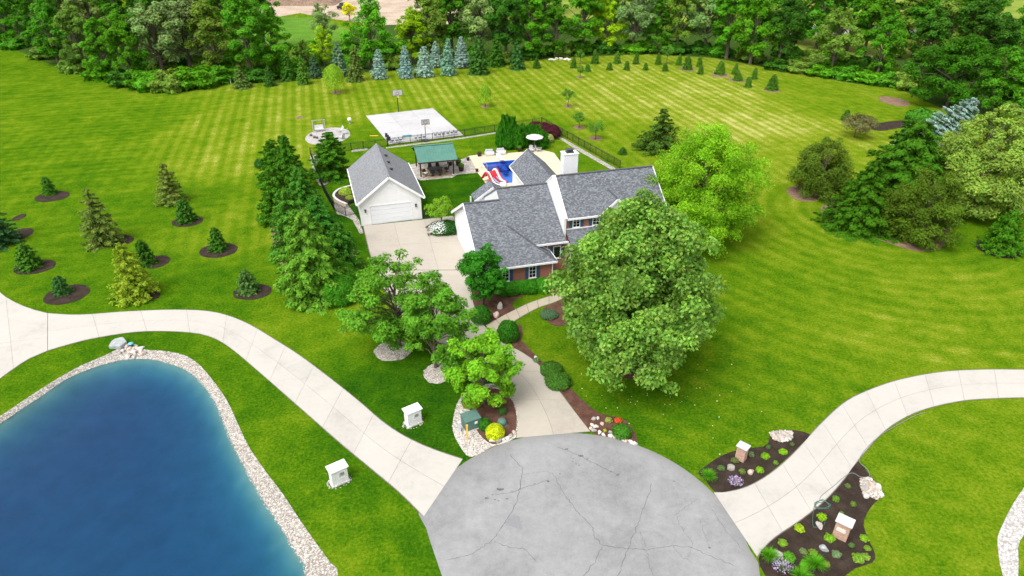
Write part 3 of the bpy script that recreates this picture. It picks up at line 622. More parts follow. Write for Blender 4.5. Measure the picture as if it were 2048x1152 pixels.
bed('shrub_edge', [(1000, 684), (1020, 660), (1040, 648), (1045, 665), (1040, 690), (1046, 702), (1030, 697)], 'red_mulch', .023, 2)
bed('pine', [(1573, 384), (1590, 372), (1640, 370), (1670, 385), (1640, 400), (1600, 402)], 'brown_mulch')
bed('conifer', [(1641, 424), (1660, 400), (1740, 380), (1840, 400), (1900, 440), (1888, 490), (1860, 502), (1820, 500), (1760, 480), (1700, 462), (1660, 447)], 'brown_mulch')
bed('west', [(540, 420), (560, 380), (600, 380), (650, 430), (700, 480), (716, 530), (718, 570), (700, 600), (668, 611), (640, 600), (600, 575), (570, 550), (545, 480)], 'brown_mulch')
bed('syc', ellipse(1262, 738, 42, 20), 'red_mulch', .02, 0, True)
bed('small_tree', [(850, 455), (865, 445), (905, 445), (909, 463), (885, 466), (862, 466)], 'dark_mulch', .04, 0)
bed('far_bed', [(1735, 254), (1760, 246), (1800, 241), (1850, 243), (1860, 252), (1800, 256), (1760, 262)], 'dark_mulch')
for i, (u, v, rx, ry) in enumerate([(105, 393, 31, 9.5), (375, 443, 30, 10), (437, 501, 37, 14), (69, 534, 39, 13), (134, 589, 41, 18), (312, 524, 26, 12), (505, 584, 38, 15), (228, 482, 38, 11), (283, 593, 36, 11), (38, 435, 10, 6), (35, 470, 26, 12), (1995, 498, 40, 16)]):
    bed('ring%d' % i, ellipse(u, v, rx, ry, 30, .03), 'dark_mulch', .03, 0, True)
for i, (u, v, rx, ry) in enumerate([(673, 185, 10, 3.5), (971, 213, 9, 3.2), (1136, 213, 8, 3), (1158, 255, 12, 4), (1191, 277, 13, 4.5), (598, 235, 7, 2.5), (1159, 155, 6, 2.2), (1374, 138, 16, 4.5), (1440, 150, 17, 5), (1474, 160, 16, 4.5), (1543, 180, 14, 5), (1245, 304, 6, 3)]):
    bed('small_ring%d' % i, ellipse(u, v, rx, ry, 18, .06), 'brown_mulch', .02, 0, True)
bed('bare', ellipse(1789, 203, 25, 9, 22, .1), 'brown_mulch', .015, 0, True)
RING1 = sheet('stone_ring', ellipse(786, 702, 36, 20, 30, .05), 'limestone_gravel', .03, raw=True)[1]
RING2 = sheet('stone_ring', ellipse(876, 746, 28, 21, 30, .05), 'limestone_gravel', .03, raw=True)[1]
zc = lambda z: (lambda q: np.full(len(q), z))
pebble_field('bed_stones', GRV, 6500, .05, zc(.015), 11, excl=BEDS['island'], label='pale crushed stone around the island bed beside the street', cat='gravel')
pebble_field('ring_stones', RING1, 1500, .06, zc(.03), 12, label='pale stone ring under the westernmost front tree', cat='gravel')
pebble_field('ring_stones', RING2, 1200, .06, zc(.03), 13, label='pale stone ring with dark seams under the middle front tree', cat='gravel')
# land beyond the garden
FLOOR_PX = [(-500, 20), (-200, 60), (0, 86), (100, 128), (190, 150), (290, 180), (370, 184), (460, 165), (560, 166), (690, 148), (900, 132), (1000, 130), (1100, 116), (1300, 108), (1430, 116), (1550, 138), (1700, 166), (1800, 178), (1900, 225), (2060, 330), (2300, 300), (2300, 130), (1900, 120), (1700, 112), (1560, 92), (1450, 52), (1300, 40), (800, 40), (700, 62), (560, 66), (300, 30), (-300, -40)]
sheet('forest_floor', FLOOR_PX, 'forest_floor', .008)
sheet('scrub_field', [(480, 110), (560, 118), (690, 100), (700, 60), (640, 36), (540, 32), (480, 40)], 'scrub', .016)
sheet('dirt_lot', [(300, 34), (520, 40), (600, 26), (650, 36), (760, 50), (900, 48), (1000, 20), (960, -70), (300, -60)], 'dirt', .012)
sheet('meadow', [(1100, 36), (1440, 46), (1560, 94), (1700, 114), (1900, 122), (2300, 172), (2600, 120), (2400, -110), (1000, -110)], 'meadow', .018)
sheet('creek', [(1540, 62), (1600, 50), (1700, 48), (1850, 58), (1900, 66), (1850, 76), (1700, 68), (1600, 72)], 'limestone_gravel', .026)
r = random.Random(5); m = MB(); c = ground(590, 12)
N = 22; V = []; 
for j in range(N):
    for i in range(N):
        x, y = (i / (N - 1) * 2 - 1), (j / (N - 1) * 2 - 1); h = max(0, 1 - x * x) ** .8 * max(0, 1 - y * y) ** .8 * (4.2 + r.uniform(-.9, .9)); V.append((c.x - 6 + x * 20, c.y + 8 + y * 8, h - .05))
m.add(V, [(j * N + i, j * N + i + 1, (j + 1) * N + i + 1, (j + 1) * N + i) for j in range(N - 1) for i in range(N - 1)])
tag(m.build('dirt_heap', M['dirt_heap'], smooth=True), 'long brown heap of dug earth on the lot behind the wood', 'dirt heap')

# ================================================================== the house
H0 = HX * 20.8 + HY * 59.5
def hw(x, y, z=0): p = H0 + HX * x + HY * y; return Vector((p.x, p.y, z))
HOUSE = thing('brick_house', 'two storey red brick house with grey shingle roofs and blue shutters', 'house', (H0.x, H0.y, 0), HA)
def roof(name, pts, mat, th=.16): return MB().prism(ccw([tuple(p) for p in pts]), th).build(name, M[mat], HOUSE)
def zf(y): return 2.55 + .5526 * (y + .4)
front = [(-7.9, -.4), (.3, -.4), (-1.5, 1.6), (1.95, 1.6), (1.95, 8.6), (-3.9, 8.6), (-3.9, 7.2), (-7.9, 7.2)]
ROOF1 = roof('wing_roof', [(x, y, zf(y)) for x, y in front], 'shingle')
roof('wing_roof_back', [(-7.9, 7.2, 6.75), (-3.92, 7.2, 6.75), (-3.92, 14.8, 2.55), (-7.9, 14.8, 2.55)], 'shingle')
roof('middle_roof_back', [(-3.9, 8.6, 7.523), (2.2, 8.6, 7.523), (2.2, 17.6, 2.55), (-3.9, 17.6, 2.55)], 'shingle')
roof('hip_roof', [(.3, -.4, 2.55), (.3, 2.08, 2.55), (-1.5, 2.08, 3.655), (-1.5, 1.6, 3.655)], 'shingle_side')
for s_ in (-1, 1): roof('rear_gable_roof', [(-2.65, 14.8, 5.16), (-2.65, 17.0, 5.16), (-2.65 + s_ * 2.35, 17.0, 3.6), (-2.65 + s_ * 2.35, 14.8, 3.6)], 'shingle_side', .12)
def zm(y): return 5.8 + .736 * (y - 2.5) if y <= 6.85 else 9.0 - .736 * (y - 6.85)
ROOF2 = roof('main_roof', [(2.32, 2.5, 5.8), (13.75, 2.5, 5.8), (13.75, 6.85, 9.0), (2.32, 6.85, 9.0)], 'shingle')
roof('main_roof_back', [(2.32, 6.85, 9.0), (13.75, 6.85, 9.0), (13.75, 11.2, 5.8), (2.32, 11.2, 5.8)], 'shingle')
GX, GZ = 7.75, 7.55; gy1 = 2.5 + (GZ - 5.8) / .736
for s, nm in ((-1, 'gable_roof'), (1, 'gable_roof')):
    roof(nm, [(GX, 2.1, GZ + .06), (GX, gy1 + .1, GZ + .06), (GX + s * 2.0, 2.5, 5.84), (GX + s * 2.0, 2.1, 5.84)], 'shingle_side', .13)
roof('porch_roof', [(2.25, .9, 3.4), (13.5, .9, 3.4), (13.5, 2.79, 4.4), (2.25, 2.79, 4.4)], 'shingle', .14)
for s in (-1, 1):
    roof('rear_wing_roof', [(5.3, 10.8, 5.02), (5.3, 27.3, 5.02), (5.3 + s * 2.6, 27.3, 2.78), (5.3 + s * 2.6, 10.8, 2.78)], 'shingle_side')
def cap(p, q, par, w=.3): return MB().beam(p, q, w, .05).build('ridge_cap', M['ridge_cap'], par)
def zo(p, d=.02): return (p[0], p[1], p[2] + d)
cap((-7.9, 7.2, 6.77), (-3.9, 7.2, 6.77), ROOF1); cap((-3.9, 8.6, 7.54), (2.2, 8.6, 7.54), ROOF1); cap((.3, -.4, 2.57), (-3.8, 4.1, 5.06), ROOF1, .22)
cap((2.32, 6.85, 9.02), (13.75, 6.85, 9.02), ROOF2); cap((GX, 2.1, GZ + .07), (GX, gy1, GZ + .07), ROOF2, .22); cap((5.3, 10.8, 5.04), (5.3, 27.3, 5.04), HOUSE, .25)
# fascias, rakes, gutters
def board(p, q, w=.05, h=.24, name='fascia', mat='trim'): return MB().beam(p, q, w, h).build(name, M[mat], HOUSE)
board((-7.9, -.43, 2.45), (.3, -.43, 2.45), .1, .2, 'gutter'); board((.345, -.4, 2.45), (.345, 2.06, 2.45), .08, .2, 'gutter'); board((-1.5, 1.56, 3.55), (2.18, 1.56, 3.55), .1, .2, 'gutter')
board((2.32, 2.45, 5.7), (13.75, 2.45, 5.7), .1, .2, 'gutter'); board((2.25, .85, 3.3), (13.5, .85, 3.3), .1, .2, 'gutter')
board((-7.94, -.42, 2.45), (-7.94, 7.2, 6.66), .07, .3, 'rake_board'); board((-7.94, 7.2, 6.66), (-7.94, 14.8, 2.45), .07, .3, 'rake_board')
board((-2.65, 14.76, 5.06), (-5.02, 14.76, 3.5), .07, .3, 'rake_board')
board((2.12, 2.46, 5.79), (2.12, 6.85, 9.02), .38, .16, 'rake_board'); board((2.12, 6.85, 9.02), (2.12, 11.2, 5.79), .38, .16, 'rake_board')
board((13.79, 2.46, 5.72), (13.79, 6.85, 8.92), .07, .3, 'rake_board'); board((2.66, 10.9, 2.68), (2.66, 27.3, 2.68), .08, .2, 'gutter'); board((5.3, 27.34, 4.9), (2.68, 27.34, 2.66), .06, .26, 'rake_board'); board((5.3, 27.34, 4.9), (7.92, 27.34, 2.66), .06, .26, 'rake_board')
board((-1.5, 2.02, 3.72), (.3, 2.02, 2.62), .06, .12, 'flashing')
board((GX, 2.06, GZ - .02), (GX - 2.0, 2.06, 5.75), .06, .26, 'rake_board'); board((GX, 2.06, GZ - .02), (GX + 2.0, 2.06, 5.75), .06, .26, 'rake_board')
# walls
def wall(name, mat, *boxes):
    m = MB()
    for b in boxes: m.box(*b)
    return m.build(name, M[mat], HOUSE)
wall('front_wall', 'brick', (-7.58, 0, 0, 0, .2, 2.5)); wall('return_wall', 'brick', (-.2, .2, 0, 0, 2.1, 2.5)); wall('recess_wall', 'brick', (-1.6, 2.1, 0, 2.19, 2.3, 3.72))
wall('upper_front_wall', 'brick', (2.21, 2.8, 0, 13.4, 3.0, 5.75)); wall('end_wall', 'siding', (13.2, 3.0, 0, 13.4, 10.9, 5.75)); wall('back_wall', 'siding', (2.21, 10.7, 0, 13.19, 10.9, 5.75), (-3.8, 17.0, 0, 2.2, 17.2, 2.6), (-7.58, 14.2, 0, -3.81, 14.4, 2.6))
m = MB(); 
def gable(x0, x1, prof, mat, name):
    m = MB(); a_ = [(x0, y, z) for y, z in prof]; b_ = [(x1, y, z) for y, z in prof]; n = len(prof)
    m.add(a_ + b_, [tuple(range(n)), tuple(range(2 * n - 1, n - 1, -1))] + [(i, i + n, (i + 1) % n + n, (i + 1) % n) for i in range(n)]); return m.build(name, M[mat], HOUSE)
gable(-7.6, -7.4, [(.0, 0), (14.4, 0), (14.4, 2.62), (7.2, 6.6), (.0, 2.6)], 'siding', 'gable_wall')
gable(-3.84, -3.7, [(2.4, 0), (17.2, 0), (17.2, 2.65), (8.6, 7.36), (4.2, 4.9)], 'siding', 'gable_wall')
gable(1.96, 2.2, [(2.5, 0), (11.2, 0), (11.2, 5.75), (6.85, 8.93), (2.5, 5.74)], 'siding', 'gable_wall')
gable(13.2, 13.42, [(2.81, 5.7), (10.89, 5.7), (10.89, 5.9), (6.85, 8.83), (2.81, 5.9)], 'siding', 'gable_wall')
wall('rear_wing_wall', 'siding', (3.0, 10.9, 0, 3.15, 26.9, 2.75), (7.45, 10.9, 0, 7.6, 26.9, 2.75), (3.15, 26.75, 0, 7.45, 26.9, 2.75))
m = MB(); m.add([(GX - 1.85, 2.35, 5.75), (GX + 1.85, 2.35, 5.75), (GX, 2.35, GZ - .1), (GX - 1.85, 2.5, 5.75), (GX + 1.85, 2.5, 5.75), (GX, 2.5, GZ - .1)], [(0, 1, 2), (5, 4, 3), (0, 3, 4, 1), (1, 4, 5, 2), (2, 5, 3, 0)]); m.build('pediment', M['white_paint'], HOUSE)
board((2.21, 2.74, 4.46), (13.4, 2.74, 4.46), .1, .12, 'frieze_board')
m = MB(); m.add([(-4.75, 14.95, 0), (-.6, 14.95, 0), (-.6, 14.95, 3.6), (-2.65, 14.95, 4.98), (-4.75, 14.95, 3.6), (-4.75, 15.1, 0), (-.6, 15.1, 0), (-.6, 15.1, 3.6), (-2.65, 15.1, 4.98), (-4.75, 15.1, 3.6)], [(0, 1, 2, 3, 4), (9, 8, 7, 6, 5), (0, 5, 6, 1), (1, 6, 7, 2), (2, 7, 8, 3), (3, 8, 9, 4), (4, 9, 5, 0)]); m.build('rear_gable_wall', M['siding'], HOUSE)
# white porch end and columns
wall('porch_end_wall', 'white_paint', (2.22, .98, 0, 2.34, 1.3, 3.3), (2.22, 2.35, 0, 2.34, 2.49, 3.3), (2.22, .98, 2.85, 2.34, 2.78, 3.3))
for x in (3.1, 5.2, 7.3, 9.4, 11.5, 13.3): MB().lathe([(.17, 0), (.17, .15), (.12, .2), (.105, 3.0), (.16, 3.1), (.16, 3.26)], 12, (x, 1.15)).build('column', M['white_paint'], HOUSE, True)
wall('porch_floor', 'walk_concrete', (2.35, .9, .0, 13.4, 2.8, .18))
wall('downspout', 'trim', (-.13, -.1, 0, -.03, -.02, 2.4)); wall('downspout', 'trim', (-.02, 2.0, 1.6, .06, 2.08, 3.5)); wall('downspout', 'trim', (8.6, 2.7, 4.5, 8.68, 2.78, 5.7))
def window(x, y, z0, w, h, nx, nz, shut=True, sash='white_paint', wall_dir=0):
    root = thing('window', None, None); root.parent = HOUSE; root.location = (x, y, z0)
    f = MB(); t_ = .07
    f.box(-w / 2, -.05, 0, -w / 2 + t_, .03, h); f.box(w / 2 - t_, -.05, 0, w / 2, .03, h); f.box(-w / 2 + t_, -.05, 0, w / 2 - t_, .03, t_); f.box(-w / 2 + t_, -.05, h - t_, w / 2 - t_, .03, h)
    f.box(-w / 2 - .05, -.09, -.06, w / 2 + .05, .0, -.002); f.build('frame', M[sash], root)
    iw, ih = (w - 2 * t_) / nx, (h - 2 * t_) / nz; mu = MB()
    for i in range(1, nx): mu.box(-w / 2 + t_ + i * iw - .014, -.035, t_, -w / 2 + t_ + i * iw + .014, -.013, h - t_)
    for j in range(1, nz): mu.box(-w / 2 + t_, -.031, t_ + j * ih - .014, w / 2 - t_, -.015, t_ + j * ih + .014)
    if mu.v: mu.build('muntins', M[sash], root)
    for i in range(nx):
        for j in range(nz): MB().box(-w / 2 + t_ + i * iw, -.012, t_ + j * ih, -w / 2 + t_ + (i + 1) * iw, -.004, t_ + (j + 1) * ih).build('pane', M['glass'], root)
    if shut:
        for s in (-1, 1):
            q = MB(); a_ = s * (w / 2 + .03); b_ = a_ + s * .36; x0, x1 = min(a_, b_), max(a_, b_); q.box(x0, -.05, -.02, x0 + .05, -.003, h + .02); q.box(x1 - .05, -.05, -.02, x1, -.003, h + .02); q.box(x0 + .05, -.035, -.02, x1 - .05, -.003, h + .02)
            for k in range(9): q.box(x0 + .05, -.046, .03 + k * h / 9, x1 - .05, -.036, .03 + (k + .6) * h / 9)
            q.build('shutter', M['shutter'], root)
    return root
window(-2.25, 0, .72, .8, 1.72, 2, 4); window(-5.15, 0, .72, .8, 1.72, 2, 4); window(1.12, 2.1, 1.5, .85, 1.45, 1, 1)
for x in (3.45, 5.7, 9.6, 11.9): window(x, 2.8, 4.55, .85, 1.12, 2, 3)
for x in (3.9, 6.0, 9.6, 11.9): window(x, 2.8, .8, .95, 1.75, 2, 4)
dr = MB().box(7.05, 2.72, .18, 8.05, 2.79, 2.3).build('front_door', M['shutter'], HOUSE); MB().box(7.9, 2.66, 1.15, 7.95, 2.715, 1.3).build('handle', M['silver'], dr)
# garage doors in the gable wall, facing the court
for y0 in (1.2, 5.4, 9.6):
    d = MB().box(-7.63, y0, .02, -7.605, y0 + 3.2, 2.2).build('garage_door', M['door_white'], HOUSE)
    for k in range(4): MB().box(-7.655, y0 + .04, .05 + k * .54, -7.632, y0 + 3.16, .05 + k * .54 + .515).build('door_section', M['door_white'], d)
# chimney
ch = MB().box(5.2, 12.3, 0, 6.95, 13.5, 9.2).build('chimney', M['siding'], HOUSE)
MB().box(5.12, 12.22, 9.2, 7.03, 13.58, 9.28).build('chimney_cap', M['white_paint'], ch); MB().box(5.6, 12.5, 9.28, 6.5, 13.2, 9.4).build('flue_base', M['dark_metal'], ch); MB().box(5.7, 12.6, 9.4, 6.4, 13.1, 9.62).build('flue', M['dark_metal'], ch); MB().box(5.62, 12.52, 9.66, 6.48, 13.18, 9.72).build('flue_lid', M['dark_metal'], ch)
for x, y, z in ((3.2, 8.3, 7.9), (3.9, 9.0, 7.4)): MB().lathe([(.05, 0), (.05, .75)], 8, (x, y)).build('vent_pipe', M['white_paint'], HOUSE, loc=(0, 0, z - .05))
MB().beam((-5.1, 16.8, 0), (-5.1, 16.8, 3.4), .16, .16).build('porch_post', M['white_paint'], HOUSE)

# ================================================================== detached garage
G0 = HX * 2.48 + HY * 78.62
GA = thing('detached_garage', 'white gabled garage with one wide door and grey shingle roof', 'garage', (G0.x, G0.y, 0), HA + math.radians(1.2))
GW, GD, GE, GR = 7.44, 12.0, 3.3, 6.1
def gbox(name, mat, *b): return MB().box(*b).build(name, M[mat], GA)
fr = MB(); fr.box(0, 0, 0, 1.15, .15, GE); fr.box(6.15, 0, 0, GW, .15, GE); fr.box(1.15, 0, 2.45, 6.15, .15, GE); fr.build('front_wall', M['siding'], GA)
def ggable(y0, y1, name):
    m = MB(); a_ = [(0, y0, GE), (GW, y0, GE), (GW / 2, y0, GR - .14)]; b_ = [(x, y1, z) for x, y, z in a_]; m.add(a_ + b_, [(0, 1, 2), (5, 4, 3), (0, 3, 4, 1), (1, 4, 5, 2), (2, 5, 3, 0)]); return m.build(name, M['siding'], GA)
ggable(0, .15, 'gable'); ggable(GD - .15, GD, 'gable'); gbox('side_wall', 'siding', 0, .15, 0, .15, GD - .15, GE); gbox('side_wall', 'siding', GW - .15, .15, 0, GW, GD - .15, GE); gbox('rear_wall', 'siding', 0, GD - .15, 0, GW, GD, GE - .003)
sl_ = (GR - GE) / (GW / 2)
for s in (-1, 1):
    c = GW / 2; e_ = c + .42; ze = GR - sl_ * e_
    rf = MB().prism(ccw([(c, -.35, GR + .05), (c, GD + .35, GR + .05), (c + s * e_, GD + .35, ze + .05), (c + s * e_, -.35, ze + .05)]), .16).build('roof', M['grey_shingle'], GA)
    MB().beam((c, -.38, GR - .07), (c + s * e_, -.38, ze - .07), .06, .26).build('rake_board', M['white_paint'], GA)
    MB().beam((c + s * (e_ + .05), -.38, ze - .03), (c + s * (e_ + .05), GD + .38, ze - .03), .1, .16).build('gutter', M['white_paint'], GA)
    if s == 1:
        for y in (3.6, 6.2, 8.8):
            x = c + .75; z = GR - sl_ * .75 + .05; MB().lathe([(.22, 0), (.22, .06), (.3, .09), (.3, .14), (.05, .24)], 14).build('roof_vent', M['black_metal'], GA, True, loc=(x, y, z - .05))
MB().beam((GW / 2, -.35, GR + .075), (GW / 2, GD + .35, GR + .075), .28, .05).build('ridge_cap', M['grey_shingle'], GA)
dr = gbox('garage_door', 'door_white', 1.15, .06, 0, 6.15, .09, 2.45)
for k in range(4): gbox('door_section', 'door_white', 1.19, .03, .03 + k * .605, 6.11, .058, .03 + k * .605 + .585).parent = dr
t_ = MB(); t_.box(1.03, -.03, 0, 1.15, .0, 2.57); t_.box(6.15, -.03, 0, 6.27, .0, 2.57); t_.box(1.15, -.03, 2.45, 6.15, 0, 2.57); t_.build('door_trim', M['white_paint'], GA)
for x in (.55, 6.75): q = MB(); q.box(x - .09, -.14, 1.75, x + .09, -.01, 2.1); q.box(x - .13, -.18, 2.1, x + .13, -.01, 2.15); q.build('wall_lamp', M['dark_metal'], GA)
MB().lathe([(.28, 0), (.28, .05)], 16).build('gable_vent', M['white_paint'], GA).matrix_local = Matrix.Translation((GW / 2, -.002, 4.9)) @ Matrix.Rotation(math.pi / 2, 4, 'X')
gbox('downspout', 'white_paint', -.1, .02, 0, -.01, .12, 3.0)

# ================================================================== vegetation
def unit(a): return a / (np.linalg.norm(a, axis=1, keepdims=True) + 1e-9)
def cards(name, C, N, T, ln, wd, rnd, mat):
    """one four-cornered leaf per row: centre, normal, direction, length, width"""
    N = unit(N); B = unit(np.cross(N, T)); T = unit(np.cross(B, N)); n = len(C); ln = np.broadcast_to(ln, n)[:, None]; wd = np.broadcast_to(wd, n)[:, None]
    V = np.stack([C - T * ln * .5, C + B * wd * .5 - T * ln * .05 + N * wd * .08, C + T * ln * .5, C - B * wd * .5 - T * ln * .05 + N * wd * .08], 1).reshape(-1, 3)
    return np_mesh(name, V, np.arange(n * 4).reshape(n, 4), mat, dict(rnd=np.repeat(rnd, 4)))
def rdir(r, n): return unit(r.normal(size=(n, 3)))
def broadleaf(seed, h, rad, z0, nclump, nleaf, leaf, prof=None, mat='leaf', bark='bark', flat=.75, inner=.45, trunk_r=None, clump=(.2, .36), lean=0, limbs=26, stems=1, aspect=.62, boughs=0, bough=(.26, .40), njit=.42, fillp=.24):
    """trunk mesh and crown mesh of a broad-leaved tree"""
    r = np.random.default_rng(seed)
    prof = prof or [(0, .45), (.15, .8), (.38, 1), (.65, .88), (.85, .58), (1, .18)]
    pt, pr = zip(*prof)
    t = r.random(nclump * 3); keep = r.random(nclump * 3) < np.interp(t, pt, pr) ** 1.3 + .05; t = t[keep][:nclump]; n = len(t)
    a = r.uniform(0, 6.283, n); lob = 1 + .13 * np.sin(a * 3 + seed) + .09 * np.sin(a * 5 + 2 * seed + t * 6)
    rr = (inner + (1 - inner) * r.random(n) ** .55) * np.interp(t, pt, pr) * rad * lob * .86; cr = rad * r.uniform(clump[0], clump[1], n) * (.55 + .45 * np.interp(t, pt, pr))
    C = np.c_[rr * np.cos(a), rr * np.sin(a), z0 + t * (h - z0) * .95]
    if boughs:
        bt = np.clip((np.arange(boughs) + r.uniform(.1, .9, boughs)) / boughs, 0, 1) ** .85; ba = np.arange(boughs) * 2.39996 + r.uniform(-.4, .4, boughs)
        br = rad * r.uniform(bough[0], bough[1], boughs) * (.6 + .4 * np.interp(bt, pt, pr)); bl = 1 + .16 * np.sin(ba * 2 + seed) + .1 * np.sin(ba * 3 + 2 * seed)
        bd = np.maximum(np.interp(bt, pt, pr) * rad * bl - br * .75, 0) * r.uniform(.75, 1.05, boughs)
        BC = np.c_[bd * np.cos(ba), bd * np.sin(ba), z0 + br * .4 + bt * (h - z0 - br * .9)]
        bw = br ** 2; bk = r.choice(boughs, n, p=bw / bw.sum()); dv_ = rdir(r, n); dv_[:, 2] += .25; dv_ = unit(dv_)
        C = BC[bk] + dv_ * (br[bk] * r.random(n) ** .45)[:, None] * np.array([1, 1, .8]); C[:, 2] = np.maximum(C[:, 2], z0 * .8)
        fill = r.random(n) < fillp; ft = r.uniform(.12, .86, n); fr_ = np.interp(ft, pt, pr) * rad * r.uniform(.12, .74, n); C = np.where(fill[:, None], np.c_[fr_ * np.cos(a), fr_ * np.sin(a), z0 + ft * (h - z0)], C)
    C[:, 0] += lean * C[:, 2]
    w = cr ** 2; k = r.choice(n, nleaf, p=w / w.sum()); D = rdir(r, nleaf); D[:, 2] += .35; D = unit(D)
    q = r.random(nleaf) ** .4 * 1.08
    P = C[k] + D * (cr[k] * q)[:, None] * np.array([1, 1, flat]); out = unit(np.c_[P[:, :2], (P[:, 2] - z0) * .3])
    N = D * .55 + out * .35 + np.array([0, 0, .55]) + r.normal(size=(nleaf, 3)) * njit
    T = D * .5 + r.normal(size=(nleaf, 3)) * .6 - np.array([0, 0, .3])
    tone = r.random(n)[k] * .5 + r.random(nleaf) * .5
    cm = cards('crown', P, N, T, leaf * r.uniform(.7, 1.35, nleaf), leaf * aspect * r.uniform(.75, 1.25, nleaf), tone, M[mat])
    tr = trunk_r or h * .02; m = MB(); fork = z0 + (h - z0) * .30
    m.tube([(0, 0, -.1), (0, 0, .15), (lean * fork * .5, 0, fork * .5), (lean * fork, 0, fork), (lean * h * .8, 0, z0 + (h - z0) * .8)], [tr * 1.5, tr * 1.15, tr, tr * .75, tr * .15], 8)
    for i in r.choice(n, min(limbs, n), replace=False):
        c = C[i]; zb = max(.3 * fork, min(c[2] * .7, fork + (h - z0) * .3)) * r.uniform(.75, 1.05); mid = Vector((c[0] * .5, c[1] * .5, (zb + c[2]) / 2 + .1 * rad))
        m.tube([(lean * zb, 0, zb), mid, tuple(c)], [tr * .42, tr * .26, tr * .07], 5, False)
    return m.mesh('trunk', M[bark], True), cm
def conifer(seed, h, rad, ncard, card, tiers, droop=.25, z0=.03, mat='needle', shape=.9, open_=0, bark='bark', width=.34, up=0., lay=.55):
    r = np.random.default_rng(seed)
    zt = (np.arange(tiers) + r.uniform(-.25, .25, tiers)) / tiers; zt = np.clip(zt, 0, .985); Rt = rad * (1 - zt) ** shape * r.uniform(.86, 1.1, tiers); Rt = np.maximum(Rt, rad * .035)
    nb = np.maximum(5, (Rt / rad * 15).astype(int)); w = Rt ** 1.25 + .03 * rad; lv = r.choice(tiers, ncard, p=w / w.sum())
    bi = (r.random(ncard) * nb[lv]).astype(int); hsh = np.sin(lv * 12.9898 + bi * 78.233 + seed) * 43758.5453; hsh -= np.floor(hsh); h2 = hsh * 97.13 % 1
    az = (bi + hsh * .8) * 6.2832 / nb[lv] + lv * 1.3; L = Rt[lv] * (.74 + .42 * h2) * np.where(h2 < open_, .35, 1)
    s = r.random(ncard) ** .62; lat = (r.random(ncard) - .5) * 2 * width * L * (1.15 - s)
    e = np.c_[np.cos(az), np.sin(az), np.zeros(ncard)]; sd = np.c_[-np.sin(az), np.cos(az), np.zeros(ncard)]
    zz = z0 * h + zt[lv] * h * (1 - z0) * .985 - droop * s * L + droop * .45 * s ** 3 * L + up * s * L - np.abs(lat) * .22 + r.normal(size=ncard) * card * .22 + .12 * L * (1 - s)
    P = e * (s * L)[:, None] + sd * lat[:, None]; P[:, 2] += np.maximum(zz, .03)
    T = e * .8 + sd * (np.sign(lat) * .55)[:, None] + r.normal(size=(ncard, 3)) * .25; T[:, 2] -= droop * .4
    N = np.array([0, 0, 1.]) * lay + e * .55 + r.normal(size=(ncard, 3)) * .38
    top = s > .8
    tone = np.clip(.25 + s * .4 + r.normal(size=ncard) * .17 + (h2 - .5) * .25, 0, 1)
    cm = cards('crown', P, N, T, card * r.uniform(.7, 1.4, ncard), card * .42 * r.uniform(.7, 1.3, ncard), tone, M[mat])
    m = MB(); tr = max(.03, h * .016); m.tube([(0, 0, -.1), (0, 0, h * .5), (0, 0, h * .97)], [tr * 1.3, tr * .7, tr * .1], 7)
    for i in range(tiers):
        if Rt[i] < rad * .12: continue
        z = z0 * h + zt[i] * h * (1 - z0)
        for b in range(nb[i]):
            if b % 2: continue
            a = b * 6.2832 / nb[i] + i * 1.3 + .3; x = Rt[i] * .7; m.tube([(0, 0, z), (math.cos(a) * x, math.sin(a) * x, z - droop * x * .7)], [tr * .22, tr * .06], 3, False)
    return m.mesh('trunk', M[bark], True), cm
def shrub_mesh(seed, n, leaf, sx=1, sy=1, sz=1, mat='leaf', bump=.12, aspect=.6, core=.86, upr=.3):
    """dense clipped shrub of unit size: an inner mass of twigs and a skin of leaves"""
    r = np.random.default_rng(seed); D = rdir(r, n); D[:, 2] = np.where(D[:, 2] < -.45, -D[:, 2], D[:, 2])
    b = 1 + bump * (np.sin(D[:, 0] * 5 + seed) * np.sin(D[:, 1] * 6 + 1.3 * seed) + .5 * np.sin(D[:, 2] * 9 + seed)); q = b * (1 - .22 * r.random(n) ** 2)
    P = D * q[:, None]; P = (P + np.array([0, 0, .62])) * np.array([sx, sy, sz / 1.62])
    N = D + np.array([0, 0, upr]) + r.normal(size=(n, 3)) * .45; T = r.normal(size=(n, 3)) + np.array([0, 0, .5])
    return cards('foliage', P, N, T, leaf * r.uniform(.7, 1.3, n), leaf * aspect, r.random(n), M[mat])
def twig_mesh(seed, sx=1, sy=1, sz=1, n=26):
    r = np.random.default_rng(seed); m = MB()
    for i in range(n):
        d = rdir(r, 1)[0]; d[2] = abs(d[2]); m.tube([(0, 0, 0), (d[0] * sx * .45, d[1] * sy * .45, sz * (.3 + .3 * d[2])), (d[0] * sx * .85, d[1] * sy * .85, sz * (.38 + .5 * d[2]))], [.03 * sx, .02 * sx, .006 * sx], 4, False)
    return m.mesh('twigs', M['bark'])
def plant_tree(name, label, cat, meshes, loc, scale=(1, 1, 1), rz=0, color=(.05, .13, .01), group=None, tilt=0, part2='crown'):
    o = thing(name, label, cat, loc, rz, group); o.scale = scale
    if tilt: o.rotation_euler = (0, tilt, rz)
    link('trunk' if part2 == 'crown' else 'twigs', meshes[0], o); c = link(part2, meshes[1], o); c.color = (*color, 1)
    return o
def jit(c, r, a=.15): k = 1 + r.uniform(-a, a); return (c[0] * k * (1 + r.uniform(-a, a) * .6), c[1] * k, c[2] * k * (1 + r.uniform(-a, a)))
VIV, MID, DRK, OLV, PAL, YEL = (.048, .150, .006), (.038, .120, .007), (.024, .080, .007), (.075, .132, .018), (.098, .150, .050), (.130, .215, .006)
